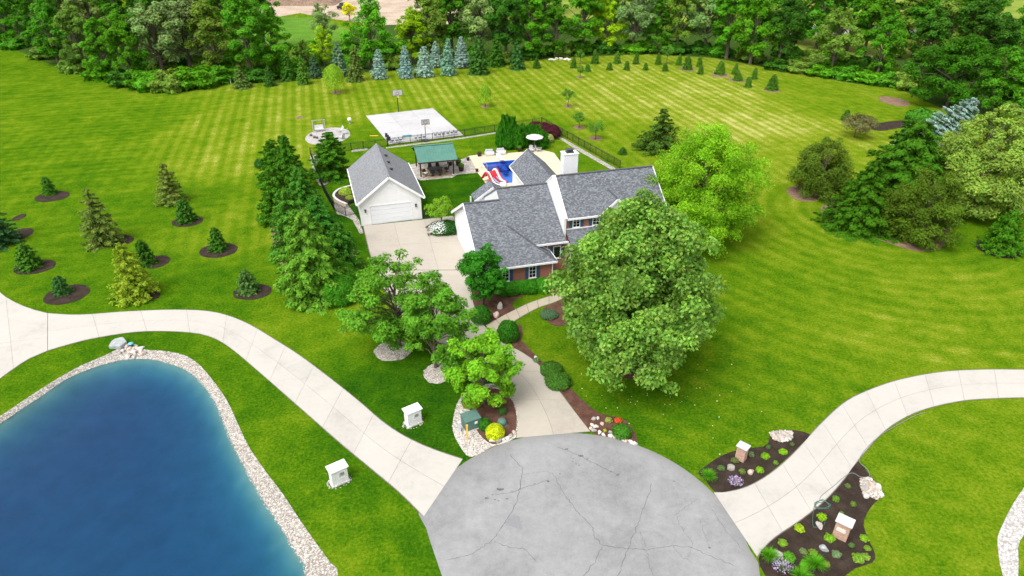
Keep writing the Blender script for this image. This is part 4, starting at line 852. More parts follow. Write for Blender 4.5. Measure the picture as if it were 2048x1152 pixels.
rr = random.Random(21)
# ---- the wood behind the garden
WOODP = [broadleaf(101, 17, 5.4, 2.4, 110, 13000, .48, boughs=20, clump=(.12, .22)), broadleaf(102, 17, 5.6, 1.2, 120, 14000, .46, boughs=24, clump=(.12, .22), prof=[(0, .6), (.25, 1), (.55, .9), (.8, .6), (1, .15)]), broadleaf(103, 17, 5.4, 1.8, 100, 13000, .48, boughs=16, bough=(.3, .46), clump=(.12, .24)),
         broadleaf(104, 17, 5.0, 3.5, 70, 8500, .50, clump=(.14, .28), inner=.35), broadleaf(105, 17, 4.8, .6, 110, 13000, .46, boughs=24, clump=(.12, .22), prof=[(0, .9), (.3, 1), (.6, .8), (.85, .5), (1, .12)])]
COLN = {'VIV': (VIV, 'vivid green'), 'MID': (MID, 'mid green'), 'DRK': (DRK, 'dark green'), 'OLV': (OLV, 'olive green'), 'PAL': (PAL, 'pale grey-green'), 'YEL': (YEL, 'yellow-green')}
ROW1 = [(-60, 92, 12, 3, 'MID'), (22, 92, 13.5, 1, 'VIV'), (75, 102, 9, 4, 'DRK'), (118, 128, 14.5, 1, 'MID'), (172, 142, 14, 0, 'OLV'), (215, 155, 13, 4, 'VIV'), (268, 165, 15, 2, 'VIV'), (330, 158, 17, 3, 'PAL'), (385, 150, 18, 3, 'PAL'), (440, 152, 17, 2, 'OLV'), (505, 158, 17.5, 0, 'MID'), (555, 150, 14, 1, 'VIV'), (612, 140, 7, 4, 'OLV'), (650, 132, 8.5, 1, 'YEL'), (745, 138, 15.8, 1, 'VIV'), (825, 126, 13, 2, 'YEL'), (862, 122, 15, 2, 'OLV'), (905, 116, 18, 0, 'MID'), (962, 118, 18, 3, 'PAL'), (1012, 120, 17, 0, 'DRK'), (1062, 116, 16, 4, 'VIV'), (1112, 114, 13, 2, 'MID'), (1165, 106, 17, 0, 'VIV'),
        (1212, 104, 13, 1, 'YEL'), (1265, 106, 18, 3, 'PAL'), (1312, 106, 14, 4, 'MID'), (1352, 106, 17, 0, 'OLV'), (1408, 108, 18, 3, 'PAL'), (1452, 118, 17, 0, 'VIV'), (1500, 128, 17.5, 1, 'VIV'), (1555, 134, 16, 2, 'DRK'), (1660, 150, 15, 3, 'OLV'), (1752, 160, 14, 2, 'VIV'), (1835, 168, 15, 0, 'DRK')]
for row, name in ((ROW1, 'at the lawn edge'),):
    for i, (u, v, h, k, c) in enumerate(row):
        p = ground(u, v); s = h / 17
        plant_tree('woodland_tree', '%s tree in the wood, %s from left along the lawn edge' % (COLN[c][1], ORD[i + 1]), 'tree', WOODP[k], p, (s * rr.uniform(.95, 1.15), s * rr.uniform(.95, 1.15), s), rr.uniform(0, 6.28), jit(COLN[c][0], rr), 'trees of the back wood')
ROW2 = [(u + rr.uniform(-12, 12), v - rr.uniform(20, 30), rr.uniform(15, 20), rr.randrange(5), c) for u, v, c in [(-130, 95, 'MID'), (-85, 95, 'DRK'), (-20, 90, 'OLV'), (45, 92, 'DRK'), (95, 100, 'MID'), (150, 115, 'DRK'), (200, 130, 'PAL'), (250, 135, 'MID'), (300, 132, 'DRK'), (352, 128, 'MID'), (410, 126, 'DRK'), (465, 128, 'VIV'), (520, 128, 'MID'), (850, 96, 'OLV'), (890, 95, 'DRK'), (940, 95, 'MID'), (990, 95, 'PAL'), (1040, 95, 'DRK'), (1090, 94, 'MID'), (1190, 90, 'VIV'), (1240, 90, 'DRK'), (1290, 90, 'PAL'), (1335, 90, 'MID'), (1385, 92, 'PAL'), (1440, 94, 'MID'), (1490, 100, 'VIV'), (1540, 106, 'MID'), (1575, 118, 'VIV'), (1600, 112, 'OLV'), (1640, 122, 'MID'), (1690, 126, 'MID'), (1735, 132, 'VIV'), (1790, 136, 'OLV'), (1835, 142, 'MID'), (1880, 140, 'MID'), (1945, 150, 'DRK'), (2030, 170, 'MID')]]
for i, (u, v, h, k, c) in enumerate(ROW2):
    p = ground(u, v); s = h / 17
    plant_tree('woodland_tree', '%s tree inside the wood, %s from left in its second row' % (COLN[c][1], ORD[i + 1]), 'tree', WOODP[k], p, (s * 1.1, s * 1.1, s), rr.uniform(0, 6.28), jit(COLN[c][0], rr), 'trees of the back wood')
ROW3 = [(u + rr.uniform(-15, 15), v - rr.uniform(42, 52), rr.uniform(15, 19), rr.randrange(5), c) for u, v, c in [(-160, 70, 'DRK'), (-100, 76, 'MID'), (-40, 80, 'MID'), (20, 86, 'VIV'), (80, 92, 'MID'), (150, 100, 'VIV'), (220, 105, 'MID'), (290, 104, 'OLV'), (360, 100, 'DRK'), (430, 98, 'MID'), (500, 98, 'DRK'), (900, 70, 'MID'), (970, 72, 'OLV'), (1030, 72, 'MID'), (1090, 70, 'DRK'), (1270, 68, 'MID'), (1340, 70, 'PAL'), (1420, 72, 'MID'), (1500, 80, 'OLV'), (1590, 110, 'DRK'), (1665, 112, 'OLV'), (1770, 118, 'MID'), (1830, 116, 'DRK'), (1880, 110, 'PAL'), (1950, 120, 'MID')]]
for i, (u, v, h, k, c) in enumerate(ROW3):
    p = ground(u, max(v, 14)); s = h / 17
    plant_tree('woodland_tree', '%s tree inside the wood, %s from left in its third row' % (COLN[c][1], ORD[i + 1]), 'tree', WOODP[k], p, (s * 1.15, s * 1.15, s), rr.uniform(0, 6.28), jit(COLN[c][0], rr), 'trees of the back wood')
# individual trees by the lot and at the east edge
plant_tree('young_tree', 'thin pale grey-green tree standing before the bare earth lot', 'tree', broadleaf(120, 11, 4.6, 3, 40, 3200, .42, inner=.3, clump=(.14, .26)), ground(652, 92), color=PAL)
plant_tree('young_tree', 'small bright yellow tree beside the parked black truck', 'tree', broadleaf(121, 6, 2.2, 1, 30, 2600, .4), ground(700, 42), color=(.30, .30, .01))
plant_tree('round_tree', 'big round dark green tree beside the bare patch in the lawn', 'tree', broadleaf(122, 12.8, 8.2, .3, 260, 30000, .38, inner=.6, clump=(.08, .15), boughs=40, bough=(.22, .34), prof=[(0, .75), (.2, .98), (.45, 1), (.7, .82), (.9, .45), (1, .15)]), ground(1893, 213), color=(.024, .085, .004))
EAST = [(1985, 235, 13, 4, 'MID', 'mid green tree behind the yellow-flowered linden, left of two'), (2040, 245, 14, 1, 'VIV', 'bright green tree behind the yellow-flowered linden, right of two'), (2060, 300, 12, 2, 'MID', 'mid green tree at the right picture edge above the concrete drive'), (1965, 190, 9, 3, 'OLV', 'thin grey-brown tree behind the weeping blue spruce'), (1920, 162, 17, 0, 'DRK', 'tall dark tree rising behind the big round tree'), (1975, 160, 14, 3, 'DRK', 'dark open tree beside the dry meadow at the upper right'), (2062, 345, 9, 1, 'DRK', 'dark low tree at the right edge beside the linden'), (1870, 150, 18, 3, 'OLV', 'tall olive tree behind the big round tree at right'), (2040, 200, 11, 4, 'DRK', 'dark bushy tree by the meadow at the right edge')]
for u, v, h, k, c, lb in EAST:
    s = h / 17; plant_tree('broadleaf_tree', lb, 'tree', WOODP[k], ground(u, v), (s * 1.1, s * 1.1, s), rr.uniform(0, 6.28), jit(COLN[c][0], rr), 'trees at the east edge')
# undergrowth along the edge of the wood
BUSH = [(shrub_mesh(200 + i, 2600, .26, bump=.3), twig_mesh(200 + i)) for i in range(3)]
UND = [(90, 118, 3.2, 2.2), (150, 145, 3, 2.5), (205, 158, 3, 2.6), (255, 172, 3.4, 2.8), (300, 178, 3.6, 3.0), (345, 180, 4.0, 3.2), (390, 175, 4.2, 3.4), (430, 168, 3.6, 3.0), (470, 160, 2.4, 2), (520, 162, 3, 2.4), (700, 140, 3, 2.6), (790, 138, 2.8, 2.6), (1000, 128, 2.6, 2.2), (1120, 112, 3, 2.6), (1210, 106, 3, 2.8), (1350, 108, 3, 2.6), (1440, 114, 2.6, 2.4), (1560, 140, 3.2, 2), (1600, 145, 3.4, 2.2), (1640, 152, 3.2, 2), (1690, 158, 3.2, 2.2), (1735, 166, 3, 1.9), (1780, 172, 3, 2.4), (1810, 178, 3, 2.8), (30, 98, 3, 2.2), (-20, 92, 3.2, 2.6), (580, 150, 3, 2.6), (625, 128, 3, 2.2), (1160, 108, 3, 2.6), (1270, 106, 3.4, 2.4), (1400, 108, 3, 2.4), (1500, 124, 3, 2.6), (1580, 128, 3.4, 3), (1625, 134, 3.4, 3), (1668, 138, 3.4, 3.2), (1712, 146, 3.4, 3), (1760, 152, 3.4, 3.2), (290, 142, 3.6, 3.2), (335, 146, 3.8, 3.4), (372, 144, 3.6, 3.2), (415, 146, 3.6, 3.4), (452, 142, 3.4, 3), (495, 140, 3.6, 3.2), (545, 128, 3.4, 3), (590, 122, 3.2, 2.8), (620, 108, 3, 2.4), (690, 118, 3, 2.6), (770, 112, 3.4, 3), (820, 104, 3.4, 3), (950, 126, 3, 2.8), (1060, 118, 3, 2.4)]
UND.sort()
for i, (u, v, r_, h) in enumerate(UND):
    k = i % 3; plant_tree('wild_shrub', 'wild shrub edging the wood, %s from left' % ORD[i + 1], 'shrub', (BUSH[k][1], BUSH[k][0]), ground(u, v - 2), (r_, r_, h), rr.uniform(0, 6), jit(rr.choice([MID, VIV, DRK, OLV]), rr), 'shrubs along the wood', part2='foliage')
# ---- spruces in front of the wood and on the lawns
SPR = [conifer(301, 7, 2.0, 7000, .34, 17, .22, shape=.62), conifer(302, 7, 2.0, 7500, .34, 15, .10, shape=.6, up=.1), conifer(303, 7, 2.1, 6000, .36, 13, .30, shape=.7, open_=.2)]
BLUE, BLG, GRN, OGR, DGR = (.135, .200, .210), (.085, .155, .130), (.030, .085, .014), (.060, .095, .020), (.026, .076, .008)
def by_px(u, v, vt, hwp): p = ground(u, v); return p, height_at(p, vt), hwp / px_per_m(p)
ROWS = [(485, 175, 128, 20, OGR, 2, 'olive green spruce left of the row, by the white marker post'), (540, 172, 130, 13, GRN, 0, 'small dark spruce, second of the row from the left'), (578, 160, 100, 16, DGR, 0, 'dark slender spruce, third of the row from the left'), (608, 168, 108, 15, (.05, .12, .014), 0, 'light green spruce left of the young weeping willow'), (632, 155, 108, 15, (.035, .075, .04), 1, 'dull green spruce just behind the young weeping willow'), (680, 152, 84, 19, (.07, .115, .07), 1, 'grey-green spruce right behind the weeping willow'), (712, 162, 88, 19, OGR, 0, 'olive green spruce right of the weeping willow'), (759, 157, 96, 17, BLUE, 1, 'lone blue spruce, leftmost of the blue ones'), (812, 156, 88, 16, BLUE, 1, 'slender blue spruce, second of the blue ones'), (850, 153, 90, 20, BLUE, 1, 'broad blue spruce, third of the blue ones'), (873, 134, 80, 15, (.13, .2, .21), 1, 'blue spruce standing behind the others of the blue group'), (897, 150, 73, 17, BLG, 1, 'tall blue-green spruce in the blue group'), (924, 135, 70, 17, BLUE, 1, 'tall blue spruce, rightmost of the blue ones'), (958, 147, 68, 24, GRN, 0, 'broad green spruce right of the blue group'), (992, 132, 72, 19, DGR, 0, 'dark green spruce behind the broad green one'), (1035, 138, 75, 17, (.025, .08, .02), 2, 'tall green spruce by the stone edged tree bed'), (1073, 136, 110, 9, DGR, 2, 'small dark spruce at the right end of the row')]
for u, v, vt, hwp, c, k, lb in ROWS:
    p, h, r_ = by_px(u, v, vt, hwp); plant_tree('spruce_tree', lb, 'spruce', SPR[k], p, (r_ / 2.0, r_ / 2.0, h / 7), rr.uniform(0, 6), jit(c, rr, .12), 'spruces before the wood', tilt=rr.uniform(-.05, .05))
YNG = [conifer(311, 3, 1.1, 4200, .23, 11, .10, shape=.42, up=.1, lay=.4), conifer(312, 3, 1.1, 4200, .23, 12, .16, shape=.5, up=.1, lay=.4)]
for u, v, vt, hwp, c, lb in [(101, 388, 352, 13, DGR, 'slim dark young spruce, farthest of those in dark mulch rings'), (375, 442, 395, 19, DGR, 'dark young spruce in mulch just below the tall olive fir'), (438, 499, 453, 18, DGR, 'dark young spruce alone in a wide mulch ring near the mown track'), (62, 535, 485, 23, DGR, 'dark young spruce in a mulch ring near the left drive'), (126, 586, 551, 17, (.022, .07, .016), 'smallest spruce in an oval mulch ring beside the left drive'), (293, 528, 478, 19, DGR, 'dark young spruce partly behind the yellow-green fir'), (497, 583, 537, 21, (.04, .085, .018), 'pale tipped young spruce in mulch near the conifer hedge'), (1245, 308, 294, 9, DGR, 'tiny dark spruce outside the pool fence'), (1690, 240, 218, 9, DGR, 'little dark shrubby spruce above the red-brown tree')]:
    p, h, r_ = by_px(u, v, vt, hwp); plant_tree('young_spruce', lb, 'spruce', YNG[rr.randrange(2)], p, (r_, r_, h / 3), rr.uniform(0, 6), jit(c, rr, .12), 'young spruces on the lawn', tilt=rr.uniform(-.06, .06))
FIR = [conifer(321, 7, 2.3, 9000, .30, 14, .18, shape=.55, open_=.22, up=.15), conifer(322, 7, 2.3, 9000, .30, 13, .25, shape=.6, open_=.25, up=.1)]
for u, v, vt, hwp, c, k, lb in [(345, 405, 323, 28, (.075, .105, .02), 0, 'olive fir standing highest on the left lawn'), (208, 486, 373, 39, (.07, .10, .02), 1, 'large olive brown fir in the middle of the left lawn'), (272, 593, 482, 41, (.11, .155, .012), 0, 'yellow-green fir nearest the curved drive'), (2, 488, 398, 40, (.02, .06, .02), 1, 'big dark fir cut by the left picture edge')]:
    p, h, r_ = by_px(u, v, vt, hwp); plant_tree('fir_tree', lb, 'fir', FIR[k], p, (r_ / 2.2, r_ / 2.2, h / 7), rr.uniform(0, 6), c, 'firs on the left lawn')
# conifers west of the garage
BIGC = [conifer(331, 9, 3.5, 17000, .38, 16, .22, shape=.58, up=.1, open_=.12), conifer(332, 9, 3.5, 17000, .38, 17, .30, shape=.62, open_=.12)]
DEEP = (.028, .088, .005)
for u, v, vt, hwp, c, k, lb in [(556, 372, 276, 40, DEEP, 0, 'dark conifer, leftmost and farthest of the hedge west of the garage'), (584, 385, 263, 42, (.026, .083, .005), 1, 'dark conifer with the highest top in the hedge west of the garage'), (562, 440, 330, 44, DEEP, 0, 'conifer in the middle left of the hedge west of the garage'), (612, 450, 328, 48, (.03, .1, .01), 1, 'conifer in the middle of the hedge beside the fence'), (590, 505, 372, 52, (.035, .105, .01), 0, 'conifer low on the left flank of the hedge by the mown track'), (650, 505, 385, 52, (.022, .09, .01), 1, 'conifer on the right flank of the hedge facing the garage'), (630, 588, 408, 74, (.055, .13, .012), 1, 'tallest light green conifer at the front of the hedge'), (690, 545, 440, 40, (.03, .1, .01), 0, 'conifer beside the garage court, behind the round shrubs'), (667, 352, 261, 45, (.026, .083, .005), 0, 'lone dark conifer behind the white garage inside the fence')]:
    p, h, r_ = by_px(u, v, vt, hwp); plant_tree('conifer_tree', lb, 'conifer', BIGC[k], p, (r_ / 3.2, r_ / 3.2, h / 9), rr.uniform(0, 6), c, 'conifers by the garage')
# east bed and the rest of the conifers
p, h, r_ = by_px(1320, 300, 212, 54); plant_tree('fir_tree', 'dark fir with tiered branches behind the yellow-green tree', 'fir', conifer(341, 8, 3.6, 9000, .36, 13, .30, shape=.85, open_=.3, up=.12), p, (r_ / 3.6, r_ / 3.6, h / 8), 1, (.028, .060, .008))
p, h, r_ = by_px(1718, 450, 318, 88); plant_tree('spruce_tree', 'broad dark green spruce at the front of the east bed', 'spruce', conifer(342, 8, 4.6, 22000, .34, 18, .35, shape=.72, lay=.8), p, (r_ / 4.6, r_ / 4.6, h / 8), .4, (.021, .064, .003))
p, h, r_ = by_px(1790, 415, 232, 104); plant_tree('spruce_tree', 'tall dark spruce in the middle of the east bed', 'spruce', conifer(343, 10, 4.4, 30000, .38, 20, .25, shape=.5), p, (r_ / 4.4, r_ / 4.4, h / 10), 2.4, (.024, .074, .004))
PINE = dict(mat='needle', flat=.8, inner=.5, clump=(.16, .26), aspect=.3, prof=[(0, .7), (.15, .95), (.4, 1), (.65, .85), (.85, .55), (1, .2)])
plant_tree('pine_tree', 'rounded olive green pine standing apart left of the east bed', 'pine', broadleaf(344, 8.0, 4.3, .25, 110, 22000, .36, **PINE), ground(1638, 388), color=(.042, .074, .007))
plant_tree('pine_tree', 'bushy bronze tinged pine at the lowest corner of the east bed', 'pine', broadleaf(345, 9.4, 4.4, .25, 120, 24000, .36, **PINE), ground(1832, 478), color=(.040, .072, .006))
plant_tree('linden_tree', 'big rounded linden with pale yellow blossom at right', 'tree', broadleaf(346, 14.2, 7.2, .9, 380, 52000, .31, inner=.58, clump=(.09, .16), prof=[(0, .7), (.15, .95), (.38, 1), (.6, .86), (.8, .6), (1, .12)]), ground(1944, 425), color=(.118, .178, .030))
p, h, r_ = by_px(1997, 502, 420, 41); plant_tree('spruce_tree', 'compact bright green spruce below the linden at right', 'spruce', conifer(347, 4, 2.2, 9000, .24, 13, .1, shape=.5, up=.15, lay=.3), p, (r_ / 2.2, r_ / 2.2, h / 4), 0, (.030, .095, .005))
p, h, r_ = by_px(1888, 280, 176, 44); plant_tree('weeping_spruce', 'leaning pale blue spruce behind the linden', 'spruce', conifer(348, 9, 2.6, 14000, .36, 17, .3, shape=.65), ground(1868, 286), (r_ / 2.3, r_ / 2.3, 1.0), 0, (.13, .19, .19), tilt=math.radians(32))
p, h, r_ = by_px(1815, 290, 244, 22); plant_tree('young_spruce', 'small blue spruce between the dark spruce and the linden', 'spruce', YNG[0], p, (r_, r_, h / 3), 1, (.16, .24, .22))
plant_tree('red_leaf_tree', 'low spreading red-brown tree above the dark spruces', 'tree', broadleaf(349, 3.6, 2.9, 1.3, 50, 5000, .26, prof=[(0, .6), (.4, 1), (.8, .8), (1, .4)]), ground(1708, 275), color=(.085, .085, .035))
plant_tree('round_shrub', 'round green shrub beside the blue leaning spruce', 'shrub', (twig_mesh(350), shrub_mesh(350, 3500, .2)), ground(1838, 248), (2.4, 2.4, 2.6), 0, (.035, .12, .010), part2='foliage')
plant_tree('round_shrub', 'lighter green shrub right of the round one in the far bed', 'shrub', (twig_mesh(351), shrub_mesh(351, 2500, .2)), ground(1862, 246), (1.8, 1.8, 2.0), 0, (.05, .14, .012), part2='foliage')
# columnar young trees by the wood, two loose rows
BACKR = [(1147, 136, 113, 6), (1190, 127, 97, 8), (1234, 127, 101, 7), (1272, 128, 104, 6), (1316, 129, 105, 6), (1357, 130, 107, 6), (1398, 134, 111, 6), (1469, 148, 125, 6), (1508, 158, 134, 6)]
FRNT = [(1175, 143, 127, 6), (1219, 140, 124, 6), (1253, 140, 121, 6), (1291, 140, 125, 5), (1330, 142, 125, 6), (1374, 139, 110, 9), (1401, 148, 130, 6), (1440, 149, 120, 10), (1475, 161, 139, 9), (1496, 174, 152, 7), (1543, 180, 147, 11)]
for rown, lst in (('back', BACKR), ('front', FRNT)):
    for i, (u, v, vt, hwp) in enumerate(lst):
        p, h, r_ = by_px(u, v, vt, hwp); k = rr.randrange(2)
        plant_tree('young_arborvitae', 'young cone shaped evergreen, %s from left in the %s row by the wood' % (ORD[i + 1], rown), 'evergreen', YNG[k], p, (r_ * 1.05, r_ * 1.05, h / 3), rr.uniform(0, 6), jit((.040, .095, .010), rr), 'young evergreens by the wood', tilt=rr.uniform(-.08, .08))
# small lawn trees
def willow(seed, h, rad, n):
    r = np.random.default_rng(seed); a = r.uniform(0, 6.283, n); s = r.random(n) ** .5; z = h * (1 - .25 * s ** 2) - r.random(n) * h * .55 * s
    P = np.c_[np.cos(a) * s * rad, np.sin(a) * s * rad, z]; D = np.c_[np.cos(a), np.sin(a), np.zeros(n)]
    m = MB(); m.tube([(0, 0, -.05), (0, 0, h * .9)], [.07, .03], 6)
    return m.mesh('trunk', M['bark'], True), cards('crown', P, D + r.normal(size=(n, 3)) * .3, np.array([0, 0, -1.]) + D * .3 + r.normal(size=(n, 3)) * .2, .45, .08, r.random(n), M['leaf'])
for u, v, vt, hwp, lb, n in [(671, 187, 130, 20, 'young weeping willow before the spruce row', 4500), (971, 214, 170, 12, 'slim young weeping willow alone on the back lawn', 1800)]:
    p, h, r_ = by_px(u, v, vt, hwp); plant_tree('willow_tree', lb, 'willow', willow(370 + u, h, r_, n), p, color=(.14, .23, .02))
for j, (u, v, vt, hwp, lb) in enumerate([(1136, 214, 177, 15, 'sparse young tree, middle of the back lawn in a mulch disc'), (1158, 256, 225, 14, 'small spreading tree outside the fence corner, left of two'), (1191, 279, 240, 20, 'small spreading tree outside the fence corner, right of two'), (1160, 156, 131, 7, 'tiny sapling before the young evergreen rows'), (1333, 128, 88, 13, 'young broadleaf tree behind the evergreen rows'), (1160, 128, 100, 10, 'slim broadleaf sapling at the left end of the evergreen rows')]):
    p, h, r_ = by_px(u, v, vt, hwp); plant_tree('sapling', lb, 'tree', broadleaf(380 + u + j, h, r_, h * .45, 22, 900, .22, limbs=10, trunk_r=.06), p, color=(.05, .13, .015))
# ---- the big trees in front of the house
plant_tree('sycamore_tree', 'huge leafy sycamore covering the front of the house', 'tree', broadleaf(401, 15.6, 7.8, 1.0, 800, 105000, .29, mat='glossy_leaf', inner=.5, clump=(.08, .15), limbs=60, boughs=56, bough=(.24, .40), njit=.95, fillp=.4, trunk_r=.38, bark='pale_bark', aspect=.8, prof=[(0, .55), (.1, .86), (.28, 1), (.5, .95), (.72, .76), (.88, .48), (1, .16)]), ground(1262, 728), color=(.086, .166, .024))
plant_tree('yellow_green_tree', 'bright yellow-green locust tree at the east end of the house', 'tree', broadleaf(402, 13.2, 8.2, .7, 420, 75000, .25, inner=.48, clump=(.08, .15), boughs=44, bough=(.26, .42), njit=.7, fillp=.35, limbs=50, prof=[(0, .55), (.15, .88), (.4, 1), (.65, .9), (.85, .6), (1, .2)], aspect=.5), ground(1394, 476), color=(.098, .200, .008))
plant_tree('maple_tree', 'open crowned tree in the left stone ring of the front lawn', 'tree', broadleaf(403, 9.2, 5.0, .7, 140, 17000, .25, inner=.25, clump=(.08, .16), boughs=17, bough=(.26, .38), limbs=40, trunk_r=.16, prof=[(0, .6), (.25, 1), (.55, 1), (.8, .75), (1, .3)]), ground(800, 694), color=(.060, .150, .012))
plant_tree('maple_tree', 'open crowned tree in the dark seamed stone ring, middle of three', 'tree', broadleaf(404, 8.6, 4.3, .6, 130, 17000, .25, inner=.28, clump=(.08, .16), boughs=15, bough=(.28, .42), limbs=36, trunk_r=.15, prof=[(0, .6), (.25, 1), (.55, .95), (.8, .7), (1, .3)]), ground(872, 735), color=(.055, .145, .012))
plant_tree('maple_tree', 'bright green small tree in the island bed beside the drive', 'tree', broadleaf(405, 6.6, 3.2, .8, 110, 13000, .23, inner=.35, clump=(.1, .2), boughs=13, bough=(.28, .42), limbs=30, trunk_r=.12, prof=[(0, .6), (.25, 1), (.55, .95), (.8, .7), (1, .3)]), ground(968, 808), color=(.085, .195, .010))
plant_tree('maple_tree', 'dense deep green maple against the corner of the brick wing', 'tree', broadleaf(406, 6.9, 2.85, .8, 140, 18000, .21, inner=.6, clump=(.12, .2), boughs=22, bough=(.3, .44), limbs=26, trunk_r=.12), ground(967, 612), color=(.022, .115, .008))
plant_tree('serviceberry_tree', 'small fine leaved tree between the garage and the house', 'tree', broadleaf(407, 3.9, 1.75, 1.1, 45, 4500, .17, trunk_r=.06, limbs=16), ground(884, 452), color=(.085, .165, .012))
# ---- shrubs
BOX = [(twig_mesh(420 + i, n=14), shrub_mesh(420 + i, 3000, .13, bump=.05)) for i in range(3)]
def shrub(name, label, u, v, rx, h, color, k=None, group=None, ry=None, protos=BOX, cat='shrub'):
    i = rr.randrange(len(protos)) if k is None else k
    return plant_tree(name, label, cat, protos[i], ground(u, v), (rx, ry or rx, h), rr.uniform(0, 6) if ry is None else 0, color, group, part2='foliage')
for i, (u, v, rx) in enumerate([(1010, 588, .80), (1026, 587, .78), (1043, 584, .78), (1062, 583, .85), (1085, 580, 1.0)]):
    shrub('clipped_boxwood', 'clipped round green shrub under the brick wing windows, %s from left' % ORD[i + 1], u, v, rx, 1.35, jit((.028, .135, .008), rr, .06), None, 'clipped shrubs under the windows')
shrub('round_boxwood', 'large clipped ball shrub where the front walk meets the drive', 1016, 678, 1.05, 1.9, (.022, .105, .008)); shrub('round_boxwood', 'dark round shrub half under the middle front tree', 962, 642, 1.0, 1.6, (.024, .105, .010))
LONG = [(twig_mesh(430, n=14), shrub_mesh(430, 5200, .3, mat='needle', aspect=.16, bump=.06, upr=.9))]
shrub('shaggy_shrub', 'shaggy dark green mound at the front of the conifer hedge', 682, 600, 1.75, 2.7, (.024, .100, .005), 0, 'shaggy mounds', protos=LONG); shrub('shaggy_shrub', 'shaggy green mound behind the front one by the hedge', 682, 572, 1.8, 2.6, (.030, .105, .006), 0, 'shaggy mounds', protos=LONG)
shrub('round_boxwood', 'small dark bush left of the conifer hedge', 522, 334, .9, 1.3, (.02, .075, .012))
shrub('spreading_shrub', 'low spreading shrub on the bed edge beside the drive, upper of two', 1103, 745, 1.0, .9, (.035, .095, .012)); shrub('spreading_shrub', 'low spreading shrub on the bed edge beside the drive, lower of two', 1116, 768, 1.15, .9, (.035, .095, .012))
shrub('mound_shrub', 'round green shrub at the street end of the bed right of the drive', 1243, 870, .75, .85, (.035, .115, .010)); shrub('golden_shrub', 'golden leaved shrub in the island bed', 990, 872, .75, 1.0, (.26, .30, .01)); shrub('round_boxwood', 'dark green ball shrub beside the golden one', 970, 856, .55, .85, (.024, .10, .010)); shrub('mound_shrub', 'small dark shrub in the middle of the island bed', 1004, 826, .4, .6, (.035, .08, .018)); shrub('spreading_shrub', 'yellow-green groundcover clump at the left of the island bed', 944, 806, .9, .35, (.08, .14, .01))
shrub('dark_hedge', 'dark green hedge under the small tree by the garage court', 896, 462, 1.6, 1.2, (.015, .06, .010)); shrub('spreading_shrub', 'low grey-green juniper by the front walk', 1098, 632, .9, .5, (.05, .095, .05))
fb = shrub('white_flower_shrub', 'shrub covered in white flowers behind the bench', 881, 464, 1.45, 1.15, (.03, .09, .012)); r = np.random.default_rng(8); D = rdir(r, 420); D[:, 2] = abs(D[:, 2]); link('blossom', cards('blossom', (D * 1.02 + np.array([0, 0, .62])) * np.array([1, 1, .64]), D + r.normal(size=(420, 3)) * .3, rdir(r, 420), .14, .13, r.random(420) * .2 + .8, M['canvas']), fb)
ARBO = [conifer(440 + i, 1, 1, 4200, .2, 12, .0, shape=.36, up=.25, lay=.1, z0=.0) for i in range(2)]
for _t, _c in ARBO: _t.transform(Matrix.Diagonal((.2, .2, 1, 1)))
for i, (u, v, rx, h, vt) in enumerate([(1010, 290, 1.25, 4.6, 0), (1024, 288, 1.2, 4.2, 0), (1002, 296, 1.0, 3.4, 0), (1018, 298, 1.1, 3.4, 0), (1034, 297, 1.15, 3.2, 0), (1046, 294, 1.15, 3.3, 0), (1060, 291, 1.15, 3.2, 0), (1074, 290, 1.2, 3.0, 0), (1086, 296, 1.1, 2.6, 0)]):
    shrub('arborvitae', 'dense columnar evergreen in the pool hedge, %s of the clump' % ORD[i + 1], u, v, rx, h, jit((.016, .078, .004), rr, .08), None, 'pool side arborvitae', protos=ARBO, cat='evergreen')
for i, (u, v) in enumerate([(1070, 268), (1088, 270), (1104, 275)]): shrub('purple_shrub', 'dark purple leaved shrub in the fence corner, %s from left' % ORD[i + 1], u, v, 1.5, 2.1, (.045, .010, .018), None, 'purple shrubs')
shrub('spreading_shrub', 'cream variegated shrub before the purple ones', 1098, 284, .8, 1.3, (.2, .22, .09))
shrub('lime_shrub', 'lime green hydrangea in the curved raised bed', 692, 392, .9, 1.2, (.17, .24, .03)); shrub('lime_shrub', 'smaller lime shrub in the raised bed nearest the garage', 700, 402, .6, .8, (.14, .2, .03))

# ================================================================== fences
def fence(label, pts, h=1.25, sp=1.75, name='metal_fence'):
    P = [ground(u, v) for u, v in pts]; root = thing(name, label, 'fence', tuple(P[0])); o = P[0]
    post = MB().box(-.035, -.035, 0, .035, .035, h + .05).mesh('post', M['black_metal']); pk = MB()
    for a_, b_ in zip(P, P[1:]):
        d = b_ - a_; n = max(1, round(d.length / sp)); u_ = d.normalized()
        for k in range(n + (1 if b_ is P[-1] else 0)):
            link('post', post, root, loc=a_ + d * k / n - o)
        for z in (.12, h - .16, h): MB().beam(a_ - o + Vector((0, 0, z)), b_ - o + Vector((0, 0, z)), .03, .035).build('rail', M['black_metal'], root)
        nn = int(d.length / .105)
        for k in range(nn):
            q = a_ - o + d * (k + .5) / nn; pk.box(q.x - .009, q.y - .009, .06, q.x + .009, q.y + .009, h + .02)
    tag(pk.build('pickets', M['black_metal'], root), kind='stuff')
    return root
fence('black metal fence between the ball court and the pool yard', [(776, 292), (930, 273), (1083, 249)])
fence('black metal fence running back from the purple shrubs to the house', [(1083.5, 248.5), (1180, 303), (1240, 337)])
fence('black metal fence left of the court, behind the garage', [(622, 311), (703, 301), (775, 292.5)])
fence('black metal fence going down beside the conifer hedge', [(621.5, 311.5), (633, 345), (648, 385), (668, 420)])
fence('short black fence joining the raised bed and the garage', [(669, 421), (692, 432), (716, 428)])
